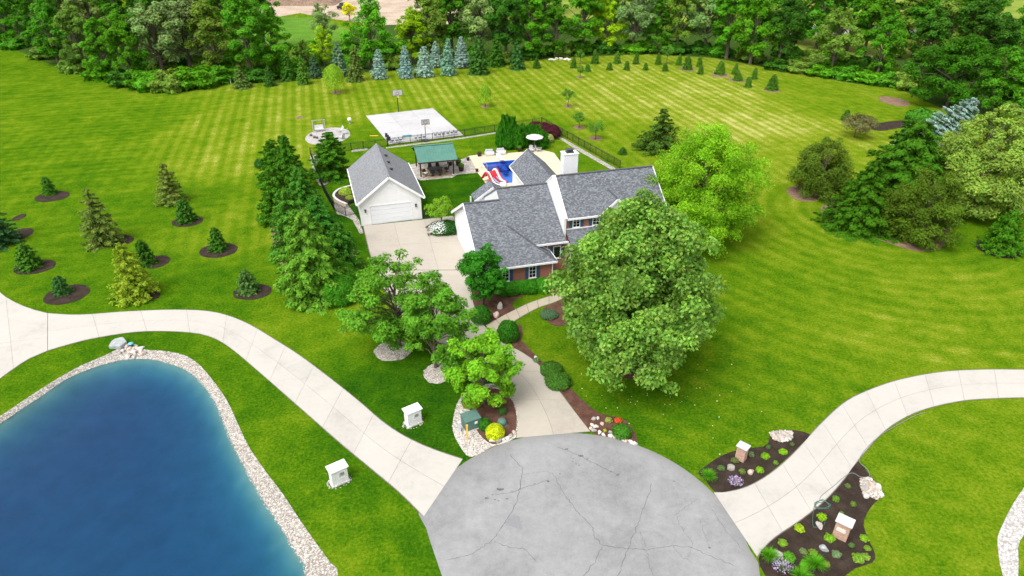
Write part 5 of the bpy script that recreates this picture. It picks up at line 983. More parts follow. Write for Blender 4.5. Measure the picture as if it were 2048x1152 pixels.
fence('low black gate between the garage and the small tree', [(849, 438), (868, 436)], 1.15, 1.2, 'metal_gate')

# ================================================================== yard furniture
def wt(p, rz=HA): return (p[0], p[1], p[2])
# pavilion with green roof
P0 = HX * 11.95 + HY * 92.8
PV = thing('pavilion', 'open pavilion with green metal roof and dark posts', 'pavilion', (P0.x, P0.y, 0), HA)
for x, y in ((0, 0), (4.75, 0), (0, 4.5), (4.75, 4.5)):
    ps = MB().box(x - .09, y - .09, .1, x + .09, y + .09, 2.62).build('post', M['dark_wood'], PV); MB().box(x - .2, y - .2, .02, x + .2, y + .2, .12).build('footing', M['white_concrete'], ps)
for y in (-.0, 4.5): MB().box(-.35, y - .1, 2.62, 5.1, y + .1, 2.84).build('beam', M['dark_wood'], PV)
for x in (0, 4.75): MB().box(x - .08, .1, 2.625, x + .08, 4.4, 2.8).build('beam', M['dark_wood'], PV)
for s, y0, y1 in ((0, -1.15, 2.25), (1, 5.65, 2.25)):
    rf = MB().prism(ccw([(-.45, y0, 2.66), (5.2, y0, 2.66), (5.2, y1, 3.95), (-.45, y1, 3.95)]), .07).build('roof_slope', M['green_roof'], PV)
    for k in range(15):
        x = -.4 + k * .4; MB().beam((x, y0, 2.685), (x, y1, 3.975), .035, .045).build('roof_seam', M['green_roof'], rf)
    MB().beam((-.45, y0 - .03, 2.6), (5.2, y0 - .03, 2.6), .06, .16).build('fascia', M['dark_wood'], PV)
MB().beam((-.47, 2.25, 3.99), (5.22, 2.25, 3.99), .3, .06).build('ridge_cap', M['green_roof'], PV)
# dining set
DT = thing('dining_table', 'dark oval dining table under the green pavilion roof', 'table', tuple(P0 + HX * 2.3 + HY * 1.4) + (0.02,), HA)
m = MB(); m.lathe([(.95, .70), (.97, .74)], 20); m.v = [(x * 1.25, y * .75, z) for x, y, z in m.v]; m.build('tabletop', M['dark_metal'], DT)
for x in (-.7, .7): MB().tube([(x, 0, 0), (x, 0, .7)], .06, 8).build('leg', M['dark_metal'], DT)
def wicker_chair():
    root = thing('dining_chair', '', 'chair', group='wicker dining chairs')
    s_ = MB(); s_.box(-.27, -.26, .40, .27, .26, .47); s_.box(-.31, -.26, .47, -.26, .2, .64); s_.box(.26, -.26, .47, .31, .2, .64); s_.build('seat', M['wicker'], root)
    MB().hexa([(-.27, .24, .45), (.27, .24, .45), (.27, .31, .45), (-.27, .31, .45)], [(-.24, .38, 1.02), (.24, .38, 1.02), (.24, .43, 1.02), (-.24, .43, 1.02)]).build('backrest', M['wicker'], root)
    MB().lathe([(.05, 0.05), (.05, .4)], 8).build('swivel_post', M['black_metal'], root); MB().lathe([(.28, 0), (.28, .03), (.05, .06)], 14).build('swivel_base', M['black_metal'], root)
    return root
WC = None
for i, (x, y, a_, lb) in enumerate([(-.55, -1.05, math.pi, 'wicker chair at the near side of the dining table, left'), (.55, -1.05, math.pi, 'wicker chair at the near side of the dining table, right'), (-1.65, 0, math.pi / 2, 'high wicker chair at the left end of the dining table'), (1.65, 0, -math.pi / 2, 'high wicker chair at the right end of the dining table'), (-.55, 1.05, 0, 'wicker chair at the far side of the dining table, left'), (.55, 1.05, 0, 'wicker chair at the far side of the dining table, right')]):
    if WC is None: WC = wicker_chair(); c = WC
    else: c = copy_tree(WC)
    q = P0 + HX * (2.3 + x) + HY * (1.4 + y); c.location = (q.x, q.y, .02); c.rotation_euler = (0, 0, HA + a_); c['label'] = lb
q = P0 + HX * .75 + HY * .45; ST = thing('side_table', 'small round white side table at the pavilion corner', 'table', (q.x, q.y, .015), 0)
MB().lathe([(.32, .5), (.32, .54)], 16).build('tabletop', M['white_paint'], ST); MB().lathe([(.2, 0), (.2, .02), (.03, .05), (.03, .5)], 10).build('pedestal', M['dark_metal'], ST)
# basketball hoops
def hoop(label, u, v, h, bw, bh, facing, mount, glass_col):
    p = ground(u, v); root = thing('basketball_hoop', label, 'basketball hoop', tuple(p), facing)
    MB().beam((0, 0, 0), (0, 0, h - .5), .13, .13).build('pole', M[mount], root); MB().beam((0, 0, h - .6), (0, -.75, h - .25), .1, .1).build('arm', M[mount], root)
    b = MB().box(-bw / 2, -.82, h - .55, bw / 2, -.78, h - .55 + bh).build('backboard', M[glass_col], root)
    f = MB(); z0, z1 = h - .55, h - .55 + bh
    for x0, x1, a_, c_ in ((-bw / 2, bw / 2, z0, z0 + .05), (-bw / 2, bw / 2, z1 - .05, z1), (-bw / 2, -bw / 2 + .05, z0 + .05, z1 - .05), (bw / 2 - .05, bw / 2, z0 + .05, z1 - .05), (-.3, .3, z0 + .15, z0 + .2), (-.3, .3, z0 + .6, z0 + .65), (-.3, -.25, z0 + .2, z0 + .6), (.25, .3, z0 + .2, z0 + .6)): f.box(x0, -.84, a_, x1, -.822, c_)
    f.build('board_marking', M['dark_metal'], b); rim = [(.23 * math.cos(a_), -1.08 + .23 * math.sin(a_), h - .42) for a_ in np.linspace(0, 6.283, 17)]; MB().tube(rim, .014, 5, False).build('rim', M['rim_orange'], root)
    net = MB()
    for k in range(12):
        a_ = k * math.pi / 6; net.tube([(.22 * math.cos(a_), -1.08 + .22 * math.sin(a_), h - .43), (.12 * math.cos(a_ + .5), -1.08 + .12 * math.sin(a_ + .5), h - .85)], .008, 3, False)
    net.build('net', M['white_paint'], root)
    return root
hoop('tall basketball hoop on a black pole at the far side of the court', 797, 223.5, 3.75, 1.8, 1.05, HA, 'black_metal', 'court_concrete')
hp = hoop('portable basketball hoop standing at the fence side of the court', 852, 283, 3.6, 1.3, .85, HA, 'grey_metal', 'court_concrete'); MB().prism([(-.45, -.3, .25), (.45, -.3, .25), (.5, .9, .12), (-.5, .9, .12)], .12).build('base_tank', M['dark_metal'], hp)
# black chairs lined up inside the fence
cm = MB(); cm.box(-.22, -.22, .42, .22, .2, .47); cm.hexa([(-.22, .17, .45), (.22, .17, .45), (.22, .21, .45), (-.22, .21, .45)], [(-.2, .30, .95), (.2, .30, .95), (.2, .34, .95), (-.2, .34, .95)])
for x in (-.2, .2): cm.beam((x, -.05, 0), (x, -.05, .42), .02, .02); cm.beam((x, .2, 0), (x, .17, .42), .02, .02)
CH = cm.mesh('chair', M['black_metal'])
for i, (u, v) in enumerate([(786, 287), (794, 286), (802, 285), (832, 281.5), (840, 280.5), (848, 279.5), (871, 275.5), (879, 274.5), (887, 273.5), (896, 272), (904, 271), (912, 270)]):
    o = link('court_chair', CH, loc=tuple(ground(u, v)) ); o.location.z = .045; o.rotation_euler = (0, 0, HA - 1.75); tag(o, 'black upright chair in the line along the court fence, %s from left' % ORD[i + 1], 'chair', 'chairs along the court')
for i, (u, v) in enumerate([(773, 279), (776, 282.5), (779, 286)]):
    o = link('court_chair', CH, loc=tuple(ground(u, v))); o.location.z = .045; o.rotation_euler = (0, 0, HA - .2); tag(o, 'black chair on the left side of the court, %s from the far end' % ORD[i + 1], 'chair', 'chairs along the court')
q = ground(815, 283); bn = thing('fence_banner', 'small pale blue and white banner hung on the court fence', 'banner', tuple(q), HA); MB().box(-.75, 0, .35, .75, .02, .8).build('lower_cloth', M['white_paint'], bn); MB().box(-.75, 0, .803, .75, .02, 1.1).build('upper_cloth', M['blue_vinyl'], bn)
# fire patio: swing, fire ring, chairs, stools
q = ground(639, 263); SW = thing('garden_swing', 'wooden frame swing bench at the back of the round stone patio', 'swing', tuple(q), HA + .05)
for x in (-1, 1):
    for y in (-.5, .5): MB().beam((x, y, 0), (x * .96, y * .15, 1.95), .1, .1).build('leg', M['grey_wood'], SW)
MB().beam((-1.15, 0, 1.97), (1.15, 0, 1.97), .12, .12).build('top_beam', M['grey_wood'], SW); MB().box(-.75, -.3, .42, .75, .25, .5).build('seat', M['canvas'], SW); MB().hexa([(-.75, .22, .5), (.75, .22, .5), (.75, .3, .5), (-.75, .3, .5)], [(-.75, .4, 1.05), (.75, .4, 1.05), (.75, .46, 1.05), (-.75, .46, 1.05)]).build('backrest', M['canvas'], SW)
for x in (-.72, .72): MB().tube([(x, 0, .48), (x, 0, 1.93)], .015, 4).build('hanger', M['silver'], SW)
q = ground(660, 270); FR = thing('fire_ring', 'round metal fire ring in the middle of the stone patio', 'fire pit', tuple(q), 0)
m = MB(); m.lathe([(.55, .02), (.55, .4), (.46, .4), (.46, .12)], 16); m.build('ring', M['dark_metal'], FR); MB().lathe([(.44, .03), (.2, .2)], 12).build('ash', M['joint'], FR)
def adirondack():
    root = thing('garden_chair', '', 'chair', group='chairs on the round stone patio')
    MB().hexa([(-.28, -.35, .36), (.28, -.35, .36), (.28, .3, .24), (-.28, .3, .24)], [(-.28, -.35, .40), (.28, -.35, .40), (.28, .3, .28), (-.28, .3, .28)]).build('seat', M['canvas'], root)
    for k in range(5):
        x = -.24 + k * .12; MB().hexa([(x - .05, .26, .25), (x + .05, .26, .25), (x + .05, .29, .25), (x - .05, .29, .25)], [(x * 1.15 - .05, .55, 1.0 - abs(k - 2) * .05), (x * 1.15 + .05, .55, 1.0 - abs(k - 2) * .05), (x * 1.15 + .05, .58, 1.0 - abs(k - 2) * .05), (x * 1.15 - .05, .58, 1.0 - abs(k - 2) * .05)]).build('back_slat', M['canvas'], root)
    for s in (-1, 1): MB().box(s * .36 - .06, -.42, .54, s * .36 + .06, .35, .57).build('armrest', M['canvas'], root); MB().box(s * .36 - .03, -.38, 0, s * .36 + .03, -.3, .54).build('leg', M['canvas'], root); MB().box(s * .36 - .03, .2, 0, s * .36 + .03, .28, .54).build('leg', M['canvas'], root)
    return root
AD = None
for u, v, a_, lb in [(681, 264, -.9, 'white slatted garden chair at the right back of the stone patio'), (689, 268, -1.4, 'white slatted garden chair at the right edge of the stone patio'), (655, 280, 2.9, 'white slatted garden chair at the near side of the fire ring'), (684, 278, -2.2, 'white slatted garden chair near the conifer tip on the patio')]:
    if AD is None: AD = adirondack(); c = AD
    else: c = copy_tree(AD)
    c.location = tuple(ground(u, v)); c.rotation_euler = (0, 0, a_); c['label'] = lb
for i, (u, v, lb) in enumerate([(622, 272, 'dark log stool at the left end of the stone patio, farthest of three'), (629, 276, 'dark log stool at the left end of the stone patio, middle of three'), (634, 277, 'dark log stool at the left end of the stone patio, nearest of three')]):
    st = thing('log_stool', lb, 'stool', tuple(ground(u, v)), i, 'log stools'); MB().lathe([(.24, 0), (.22, .3)], 10).build('log', M['bark'], st); MB().lathe([(.2, .3), (.2, .36)], 10).build('cushion', M['grey_metal'], st)
q = ground(700, 247); sph = thing('garden_sculpture', 'small white garden sculpture alone on the lawn by the court', 'sculpture', tuple(q), 0); MB().lathe([(.22, 0), (.15, .1), (.08, .4)], 10).build('stand', M['grey_metal'], sph)
m = MB(); m.lathe([(.02, .4), (.3, .52), (.38, .75), (.3, .98), (.02, 1.1)], 12); m.build('globe', M['white_paint'], sph, True)
o = MB().box(-.7, -.12, .02, .7, .12, .08).build('yellow_board', M['yellow']); o.location = tuple(ground(748, 272)); o.rotation_euler = (0, 0, .1); tag(o, 'yellow plank lying on the grass left of the court', 'plank')
q = ground(831, 160); mb = thing('feeder_post', 'small black box on a post before the blue spruces', 'feeder', tuple(q), 0); MB().tube([(0, 0, 0), (0, 0, .9)], .04, 6).build('post', M['black_metal'], mb); MB().box(-.25, -.2, .9, .25, .2, 1.5).build('box', M['black_metal'], mb)
o = MB().tube([(0, 0, 0), (0, 0, 1.1)], .07, 8).build('marker_post', M['white_paint']); o.location = tuple(ground(462, 168)); tag(o, 'short white marker post at the edge of the wood', 'post')
# pool side
q = ground(1069, 300); UM = thing('patio_umbrella', 'open white octagonal umbrella beside the pool', 'umbrella', tuple(q), .2)
m = MB(); n = 8; rim = [(1.42 * math.cos(k * math.pi / 4), 1.42 * math.sin(k * math.pi / 4), 2.15) for k in range(8)]; m.add(rim + [(0, 0, 2.6)] + [(x * .99, y * .99, z - .1) for x, y, z in rim], [(k, (k + 1) % 8, 8) for k in range(8)] + [(k, k + 9, (k + 1) % 8 + 9, (k + 1) % 8) for k in range(8)]); m.build('canopy', M['canvas'], UM); MB().tube([(0, 0, 0), (0, 0, 2.65)], .03, 8).build('pole', M['grey_wood'], UM); MB().lathe([(.3, 0), (.28, .08), (.06, .15)], 12).build('base', M['dark_metal'], UM)
for k in range(8): MB().tube([(0, 0, 2.5), (1.38 * math.cos(k * math.pi / 4), 1.38 * math.sin(k * math.pi / 4), 2.12)], .012, 4).build('rib', M['grey_wood'], UM)
for i, (u, v, lb) in enumerate([(1064, 304, 'white patio chair under the umbrella, left'), (1077, 303, 'white patio chair under the umbrella, right')]):
    c = copy_tree(AD); c.location = tuple(ground(u, v)); c.rotation_euler = (0, 0, .3 + i); c['label'] = lb; c['group'] = 'pool side chairs'
def lounger():
    root = thing('cushioned_armchair', '', 'chair', group='white cushioned armchairs'); MB().box(-.8, -.5, .08, .8, .42, .5).build('seat', M['canvas'], root, bevel=.06); MB().hexa([(-.85, .35, .1), (.85, .35, .1), (.85, .5, .1), (-.85, .5, .1)], [(-.75, .55, 1.0), (.75, .55, 1.0), (.75, .66, 1.0), (-.75, .66, 1.0)]).build('backrest', M['canvas'], root)
    for k in range(6): MB().box(-.6 + k * .24, .44 , .80, -.5 + k * .24, .47, .88).build('back_slot', M['dark_metal'], root)
    for s in (-1, 1): MB().box(s * .88 - .07, -.5, .05, s * .88 + .07, .45, .66).build('armrest', M['canvas'], root)
    return root
LN = lounger(); LN.location = tuple(ground(979, 311)); LN.rotation_euler = (0, 0, HA - .05); LN.scale = (.76, .8, .85); LN['label'] = 'white cushioned seat by the pool, left of the pair'
c = copy_tree(LN); c.location = tuple(ground(1002, 308.5)); c['label'] = 'white cushioned seat by the pool, right of the pair'
q = ground(990, 308); t_ = thing('drinks_table', 'tiny dark table between the two white seats', 'table', tuple(q), 0); MB().lathe([(.25, .42), (.25, .46)], 12).build('tabletop', M['dark_metal'], t_); MB().lathe([(.16, .03), (.03, .06), (.03, .42)], 8).build('pedestal', M['dark_metal'], t_)
q = _a + _x * 2.95 + _y * 1.1; DB = thing('diving_board', 'white diving board over the far pool edge', 'diving board', (q.x, q.y, .03), HA); MB().box(-.3, -1.9, .45, .3, 1.1, .52).build('plank', M['white_paint'], DB); MB().box(-.28, .3, 0, .28, .9, .45).build('stand', M['white_paint'], DB)
q = _a - _y * 2.2; LD = thing('pool_ladder', 'steel pool ladder rails at the left pool edge', 'ladder', (q.x, q.y, .03), HA)
for y in (-.25, .25): MB().tube([(-.6, y, 0), (-.6, y, .55), (-.4, y, .8), (0, y, .8), (.2, y, .55), (.2, y, -.8)], .025, 6).build('rail', M['silver'], LD, True)
for z in (-.3, -.6): MB().box(.16, -.25, z, .26, .25, z + .04).build('rung', M['silver'], LD)
q = _a - _y * 8.0 - _x * .2; SLD = thing('inflatable_slide', 'red and white inflatable water slide beside the pool', 'inflatable slide', (q.x, q.y, .03), HA - 1.0); SLD.scale = (.7, .7, .7)
arc = [(x, 0, 2.0 * math.exp(-((x + .6) / 1.15) ** 2) + .25) for x in np.linspace(-1.9, 2.3, 18)]
for y, mt in ((-1.45, 'red_vinyl'), (-1.08, 'white_vinyl'), (1.08, 'white_vinyl'), (1.45, 'red_vinyl')): MB().tube([(p_[0], y, p_[2]) for p_ in arc], .22, 8).build('side_tube', M[mt], SLD, True)
m = MB(); m.add([(p_[0], s * .95, p_[2] - .05) for p_ in arc for s in (-1, 1)], [(2 * i, 2 * i + 1, 2 * i + 3, 2 * i + 2) for i in range(17)]); m.build('slide_surface', M['red_vinyl'], SLD)
for s in (-1, 1): MB().tube([(.3, s * .5, 1.1), (1.2, s * .5, .6), (2.2, s * .6, .42)], .13, 6).build('splash_tube', M['blue_vinyl'], SLD, True)
m = MB(); m.lathe([(.02, 0), (.75, .05), (.8, .3), (.6, .42)], 14); o = m.build('splash_ring', M['white_vinyl'], SLD, True); o.location = (2.5, 0, 0)
for u, v, r_, pl, lb in [(959, 312.5, .38, 0, 'brown planter at the far left corner of the pool deck'), (936, 321, .26, 0, 'small dark pot on the paving behind the big planters'), (917, 331, .42, 1, 'leafy planter right behind the pavilion corner post'), (922.5, 342, .45, 1, 'brown planter with flowers in the middle of the paving'), (954, 343.5, .24, 0, 'small dark pot at the near end of the paving'), (1039, 303, .36, 1, 'planter on the far pool deck before the tall hedge'), (901, 331, .3, 0, 'pot half behind the pavilion post')]:
    pt = thing('planter', lb, 'planter', tuple(ground(u, v)), 0, 'pots round the pool'); MB().lathe([(r_ * .68, 0), (r_ * .95, r_ * 1.5), (r_, r_ * 1.55), (r_, r_ * 1.75), (r_ * .85, r_ * 1.75), (r_ * .8, r_ * 1.55)], 14).build('pot', M['terracotta'], pt, True)
    o = link('plant', BOX[0][1], pt); o.scale = (r_ * (.95 if pl else .7), r_ * (.95 if pl else .7), r_ * (1.3 if pl else .5)); o.location = (0, 0, r_ * 1.45); o.color = (.06, .13, .02, 1) if pl else (.03, .05, .015, 1)
# bench by the garage court
q = ground(868, 470); BN = thing('garden_bench', 'grey wooden bench before the white flower shrub', 'bench', tuple(q), HA)
for k in range(4): MB().box(-.8, -.25 + k * .13, .43, .8, -.14 + k * .13, .46).build('seat_slat', M['grey_wood'], BN)
for k in range(3): MB().box(-.8, .3 + k * .02, .52 + k * .14, .8, .325 + k * .02, .63 + k * .14).build('back_slat', M['grey_wood'], BN)
for x in (-.7, .7):
    MB().box(x - .04, -.24, 0, x + .04, -.16, .43).build('leg', M['dark_metal'], BN); MB().box(x - .04, .2, 0, x + .04, .28, .43).build('leg', M['dark_metal'], BN); MB().box(x - .035, .345, .4, x + .035, .385, .95).build('back_post', M['dark_metal'], BN)
# raised bed wall
rw = resample(smooth_poly(loop([(694, 414), (676, 406), (668, 396), (676, 386), (690, 380), (706, 377)]), 5, False), 24); RW = thing('retaining_wall', 'curved tan block wall of the raised bed beside the garage', 'wall', tuple(rw[0]), 0)
for i in range(23):
    a_, b_ = rw[i] - rw[0], rw[i + 1] - rw[0]; d = (b_ - a_)
    for z in (0, .21): 
        sh = d * (.25 if z else 0); MB().beam(a_ + sh * .0 + d * .02 + Vector((0, 0, z + .1)), b_ - d * .02 + Vector((0, 0, z + .1)), .24, .19).build('block', M['tan_block'], RW)
    MB().beam(a_ + d * .01 + Vector((0, 0, .455)), b_ - d * .01 + Vector((0, 0, .455)), .3, .08).build('cap_block', M['cap_stone'], RW)

# ================================================================== entrance pillars, utility boxes
def white_pillar(label, u, v, rz):
    root = thing('stone_pillar', label, 'pillar', tuple(ground(u, v)), rz, 'white pillars of the left drive'); root.scale = (.92, .92, .92)
    b = MB().box(-.62, -.36, .02, .62, .36, 1.45).build('shaft', M['stone_white'], root)
    MB().box(-.74, -.48, 1.45, .74, .48, 1.56).build('cap', M['white_paint'], root, bevel=.02); MB().box(-.72, -.46, 0, .72, .46, .08).build('footing', M['limestone_gravel'], root)
    f = MB(); f.box(-.12, -.39, .60, .42, -.363, .64); f.box(-.12, -.39, 1.16, .42, -.363, 1.2); f.box(-.12, -.39, .64, -.08, -.363, 1.16); f.box(.38, -.39, .64, .42, -.363, 1.16); f.build('niche_frame', M['white_paint'], b); MB().box(-.08, -.371, .64, .38, -.362, 1.16).build('niche', M['cap_stone'], b)
    for k in range(4): MB().box(.06 + k * .08, -.376, .80 + (k % 2) * .03, .10 + k * .08, -.3715, 1.08 + (k % 2) * .03).build('numeral', M['dark_metal'], b)
    r2 = random.Random(int(u)); m = MB()
    for k in range(60):
        a_ = r2.uniform(0, 6.283); x, y = .92 * math.cos(a_) * r2.uniform(.85, 1.08), .66 * math.sin(a_) * r2.uniform(.85, 1.1); s_ = r2.uniform(.04, .08); m.add([(x - s_, y, .0), (x, y - s_, .0), (x + s_, y, .0), (x, y + s_, .0), (x, y, s_ * .8)], [(0, 1, 4), (1, 2, 4), (2, 3, 4), (3, 0, 4)])
    tag(m.build('stone_collar', M['boulder'], root), kind='stuff')
    return root
white_pillar('white stone pillar between the left drive and the pond', 679, 962, math.radians(34)); white_pillar('white stone pillar on the lawn right of the left drive', 827, 845, math.radians(34))
def brick_pillar(label, u, v, rz, w, h, sign):
    root = thing('brick_pillar', label, 'pillar', tuple(ground(u, v)), rz, 'brick pillars of the right drive'); root.scale = (.93, .93, .95); b = MB().box(-w, -w * .8, 0, w, w * .8, h).build('shaft', M['pale_brick'], root)
    MB().box(-w - .09, -w * .8 - .09, h, w + .09, w * .8 + .09, h + .1).build('cap', M['cap_stone'], root, bevel=.02)
    if sign:
        s = MB().box(-w * .72, -w * .8 - .03, h * .50, w * .5, -w * .8 - .002, h * .72).build('address_plaque', M['white_concrete'], b)
        for k in range(4): MB().box(-w * .55 + k * .15, -w * .8 - .034, h * .56, -w * .55 + k * .15 + .09, -w * .8 - .0305, h * .66).build('numeral', M['cap_stone'], s)
    return root
brick_pillar('pale brick pillar in the mulch bed above the right drive', 1481, 918, math.radians(-42), .36, 1.3, False); brick_pillar('pale brick pillar with a white plaque below the right drive', 1680, 1072, math.radians(-38), .46, 1.45, True)
q = ground(942, 852); UB = thing('utility_box', 'green utility cabinet in the gravel beside the island bed', 'utility box', tuple(q), math.radians(28)); MB().box(-.62, -.5, .03, .62, .5, .95).build('cabinet', M['green_box'], UB, bevel=.03); MB().prism(ccw([(-.66, -.55, 1.02), (.66, -.55, 1.02), (.66, .54, 1.08), (-.66, .54, 1.08)]), .08).build('lid', M['green_box'], UB); MB().box(-.72, -.6, -.02, .72, .6, .05).build('pad', M['concrete'], UB); MB().box(.1, -.512, .55, .34, -.5, .78).build('warning_label', M['white_paint'], UB)
q = ground(1004, 848); DM = thing('utility_dome', 'low round green pedestal dome in the island bed', 'utility box', tuple(q), 0); MB().lathe([(.36, 0), (.36, .25), (.30, .42), (.12, .5)], 18).build('dome', M['green_box'], DM, True); MB().lathe([(.4, 0), (.4, .06)], 18).build('rim', M['green_box'], DM)
q = ground(935, 880); YM = thing('gas_marker', 'yellow marker post standing in the gravel before the green cabinet', 'marker post', tuple(q), 0); MB().box(-.06, -.03, 0, .06, .03, 1.35).build('post', M['yellow'], YM); MB().box(-.075, -.04, 1.35, .075, .04, 1.5).build('post_top', M['yellow'], YM)
q = ground(919, 863); GM = thing('cable_pedestal', 'slim pale grey cable pedestal left of the yellow marker', 'pedestal', tuple(q), .3); MB().box(-.1, -.1, 0, .1, .1, .85).build('housing', M['silver'], GM); MB().box(-.115, -.115, .85, .115, .115, .95).build('cap', M['silver'], GM)

# small pale leaves dropped on the lawn under the sycamore
r = np.random.default_rng(77); n = 55; c0 = ground(1330, 790); P = np.c_[c0.x + r.normal(size=n) * 4.2, c0.y + r.normal(size=n) * 3.2, np.full(n, .03)]; P = P[np.hypot(P[:, 0] - SX, P[:, 1] - SY) > SR + .3]; n = len(P)
lo = link('fallen_leaves', cards('fallen_leaves', P, np.array([0, 0, 1.]) + r.normal(size=(n, 3)) * .2, rdir(r, n), .13, .09, r.random(n), M['leaf'])); lo.color = (.30, .30, .22, 1); tag(lo, 'pale fallen leaves scattered on the grass below the sycamore', 'leaves', kind='stuff')
# ================================================================== stones
def rock_mesh(seed, sub=2, flat=.6, cut=.5):
    bm = bmesh.new(); bmesh.ops.create_icosphere(bm, subdivisions=sub, radius=1); r = np.random.default_rng(seed); pl = rdir(r, 9); dd = r.uniform(cut, .95, 9)
    for v in bm.verts:
        p = np.array(v.co)
        for n_, d_ in zip(pl, dd):
            k = p @ n_
            if k > d_: p = p - n_ * (k - d_)
        p = p * (1 + .05 * math.sin(p[0] * 7 + seed) * math.sin(p[1] * 6)); v.co = (p[0], p[1], p[2] * flat)
    me = bpy.data.meshes.new('boulder'); bm.to_mesh(me); bm.free(); return me
ROCKS = {}
def boulder(label, u, v, sx, sy, sz, mat, seed, rz=0, group=None, name='boulder', sub=2, z=0):
    key = (seed % 7, mat, sub)
    if key not in ROCKS: ROCKS[key] = rock_mesh(seed % 7 + 50, sub); ROCKS[key].materials.append(M[mat])
    o = link(name, ROCKS[key], loc=tuple(ground(u, v))); o.scale = (sx, sy, sz / .6); o.location.z = sz * .45 + z; o.rotation_euler = (0, 0, rz); return tag(o, label, 'boulder', group)
for i, (u, v, s, mt) in enumerate([(985, 883, .26, 'white_stone'), (997, 882.5, .28, 'boulder'), (1007, 880, .2, 'white_stone'), (1014, 877, .22, 'white_stone'), (1022, 873, .24, 'boulder'), (1027, 866, .2, 'pink_stone')]):
    boulder('rounded stone edging the island bed on the street, %s from left' % ORD[i + 1], u, v, s * 1.1, s * .85, s * .8, mt, i, i, 'stones edging the island bed')
for i, (u, v, s, mt) in enumerate([(1188, 862, .22, 'boulder'), (1199, 866, .22, 'white_stone'), (1207, 870, .2, 'white_stone'), (1221, 873, .21, 'white_stone'), (1230, 875, .2, 'pink_stone'), (1238, 877, .22, 'white_stone'), (1246, 881, .2, 'white_stone'), (1253, 883, .2, 'pink_stone'), (1261, 885, .23, 'white_stone'), (1269, 888, .23, 'white_stone')]):
    boulder('rounded stone along the street edge of the right bed, %s from left' % ORD[i + 1], u, v, s * 1.1, s * .85, s * .8, mt, i + 3, i, 'stones edging the right bed')
for i, (u, v, s, mt, lb) in enumerate([(1187, 839, .24, 'boulder', 'grey stone at the back of the small pile by the drive corner'), (1196, 838, .2, 'white_stone', 'white stone at the back of the small pile by the drive corner'), (1184, 850, .2, 'white_stone', 'white stone in the small pile nearest the drive'), (1191, 855, .26, 'white_stone', 'large white stone at the front of the small pile by the drive corner'), (1181, 857, .2, 'pink_stone', 'pinkish stone touching the drive corner'), (1204, 849, .2, 'pink_stone', 'pinkish stone right of the small pile'), (1221, 866, .2, 'boulder', 'dark grey stone left of the round shrub at the street'), (1213, 838, .1, 'dark', 'x')]):
    if mt != 'dark': boulder(lb, u, v, s, s * .8, s * .75, mt, i + 1, i, 'pile of stones at the drive corner')
for i, a in enumerate([('grey angular boulder beside the brick pillar above the right drive', 1460, 938, .36, .28, .3, 'boulder'), ('pinkish boulder between lavender and lime shrub', 1502, 946, .3, .24, .26, 'pink_stone'), ('brown flat stone below the tangled hose', 1638, 1052, .38, .26, .2, 'boulder'), ('blue-grey slab stone below the plaque pillar', 1647, 1098, .34, .26, .24, 'blue_stone'), ('grey boulder between the grass clumps at the bed corner', 1552, 1112, .42, .3, .3, 'boulder'), ('pale standing stone by the front bed path', 1000, 617, .3, .25, .55, 'white_stone'), ('tan flat boulder beside the front walk', 994, 633, .5, .4, .35, 'pink_stone'), ('small white stone in the bed beside the house drive', 1071, 716, .2, .16, .16, 'white_stone'), ('small pale stone under the sycamore edge by the walk', 1104, 628, .25, .2, .2, 'white_stone')]):
    boulder(a[0], a[1], a[2], a[3], a[4], a[5], a[6], i + 2, i * .7)
rk = random.Random(3)
for key, cx_, cy_, rx_, ry_, n, wh in (('upper', 1563, 874, 20, 8, 14, 'above the right drive'), ('lower', 1740, 978, 19, 17, 16, 'below the right drive')):
    cl = [(rk.uniform(0, 6.283), rk.random() ** .5) for _ in range(n)]; cl = sorted((cx_ + rx_ * q_ * math.cos(a_) * (1 if key == 'upper' else .8) + (0 if key == 'upper' else -4 * math.sin(a_)), cy_ + ry_ * q_ * math.sin(a_)) for a_, q_ in cl)
    for i, (u, v) in enumerate(cl): boulder('pale broken stone in the drain heap %s, %s from left' % (wh, ORD[i + 1]), u, v, rk.uniform(.16, .32), rk.uniform(.13, .24), rk.uniform(.12, .22), rk.choice(['white_stone', 'boulder', 'boulder', 'pink_stone']), i, rk.uniform(0, 6), 'stones of the drain heap ' + wh)
pebble_field('drain_gravel', [ground(*c) for c in [(1540, 866), (1560, 861), (1585, 863), (1582, 880), (1560, 884), (1545, 878)]], 500, .09, zc(.03), 41, label='crushed pale stone in the drain heap above the right drive', cat='gravel')
pebble_field('drain_gravel', [ground(*c) for c in [(1720, 958), (1740, 955), (1755, 970), (1766, 990), (1755, 1000), (1735, 990), (1722, 975)]], 800, .09, zc(.03), 42, label='crushed pale stone in the drain heap below the right drive', cat='gravel')
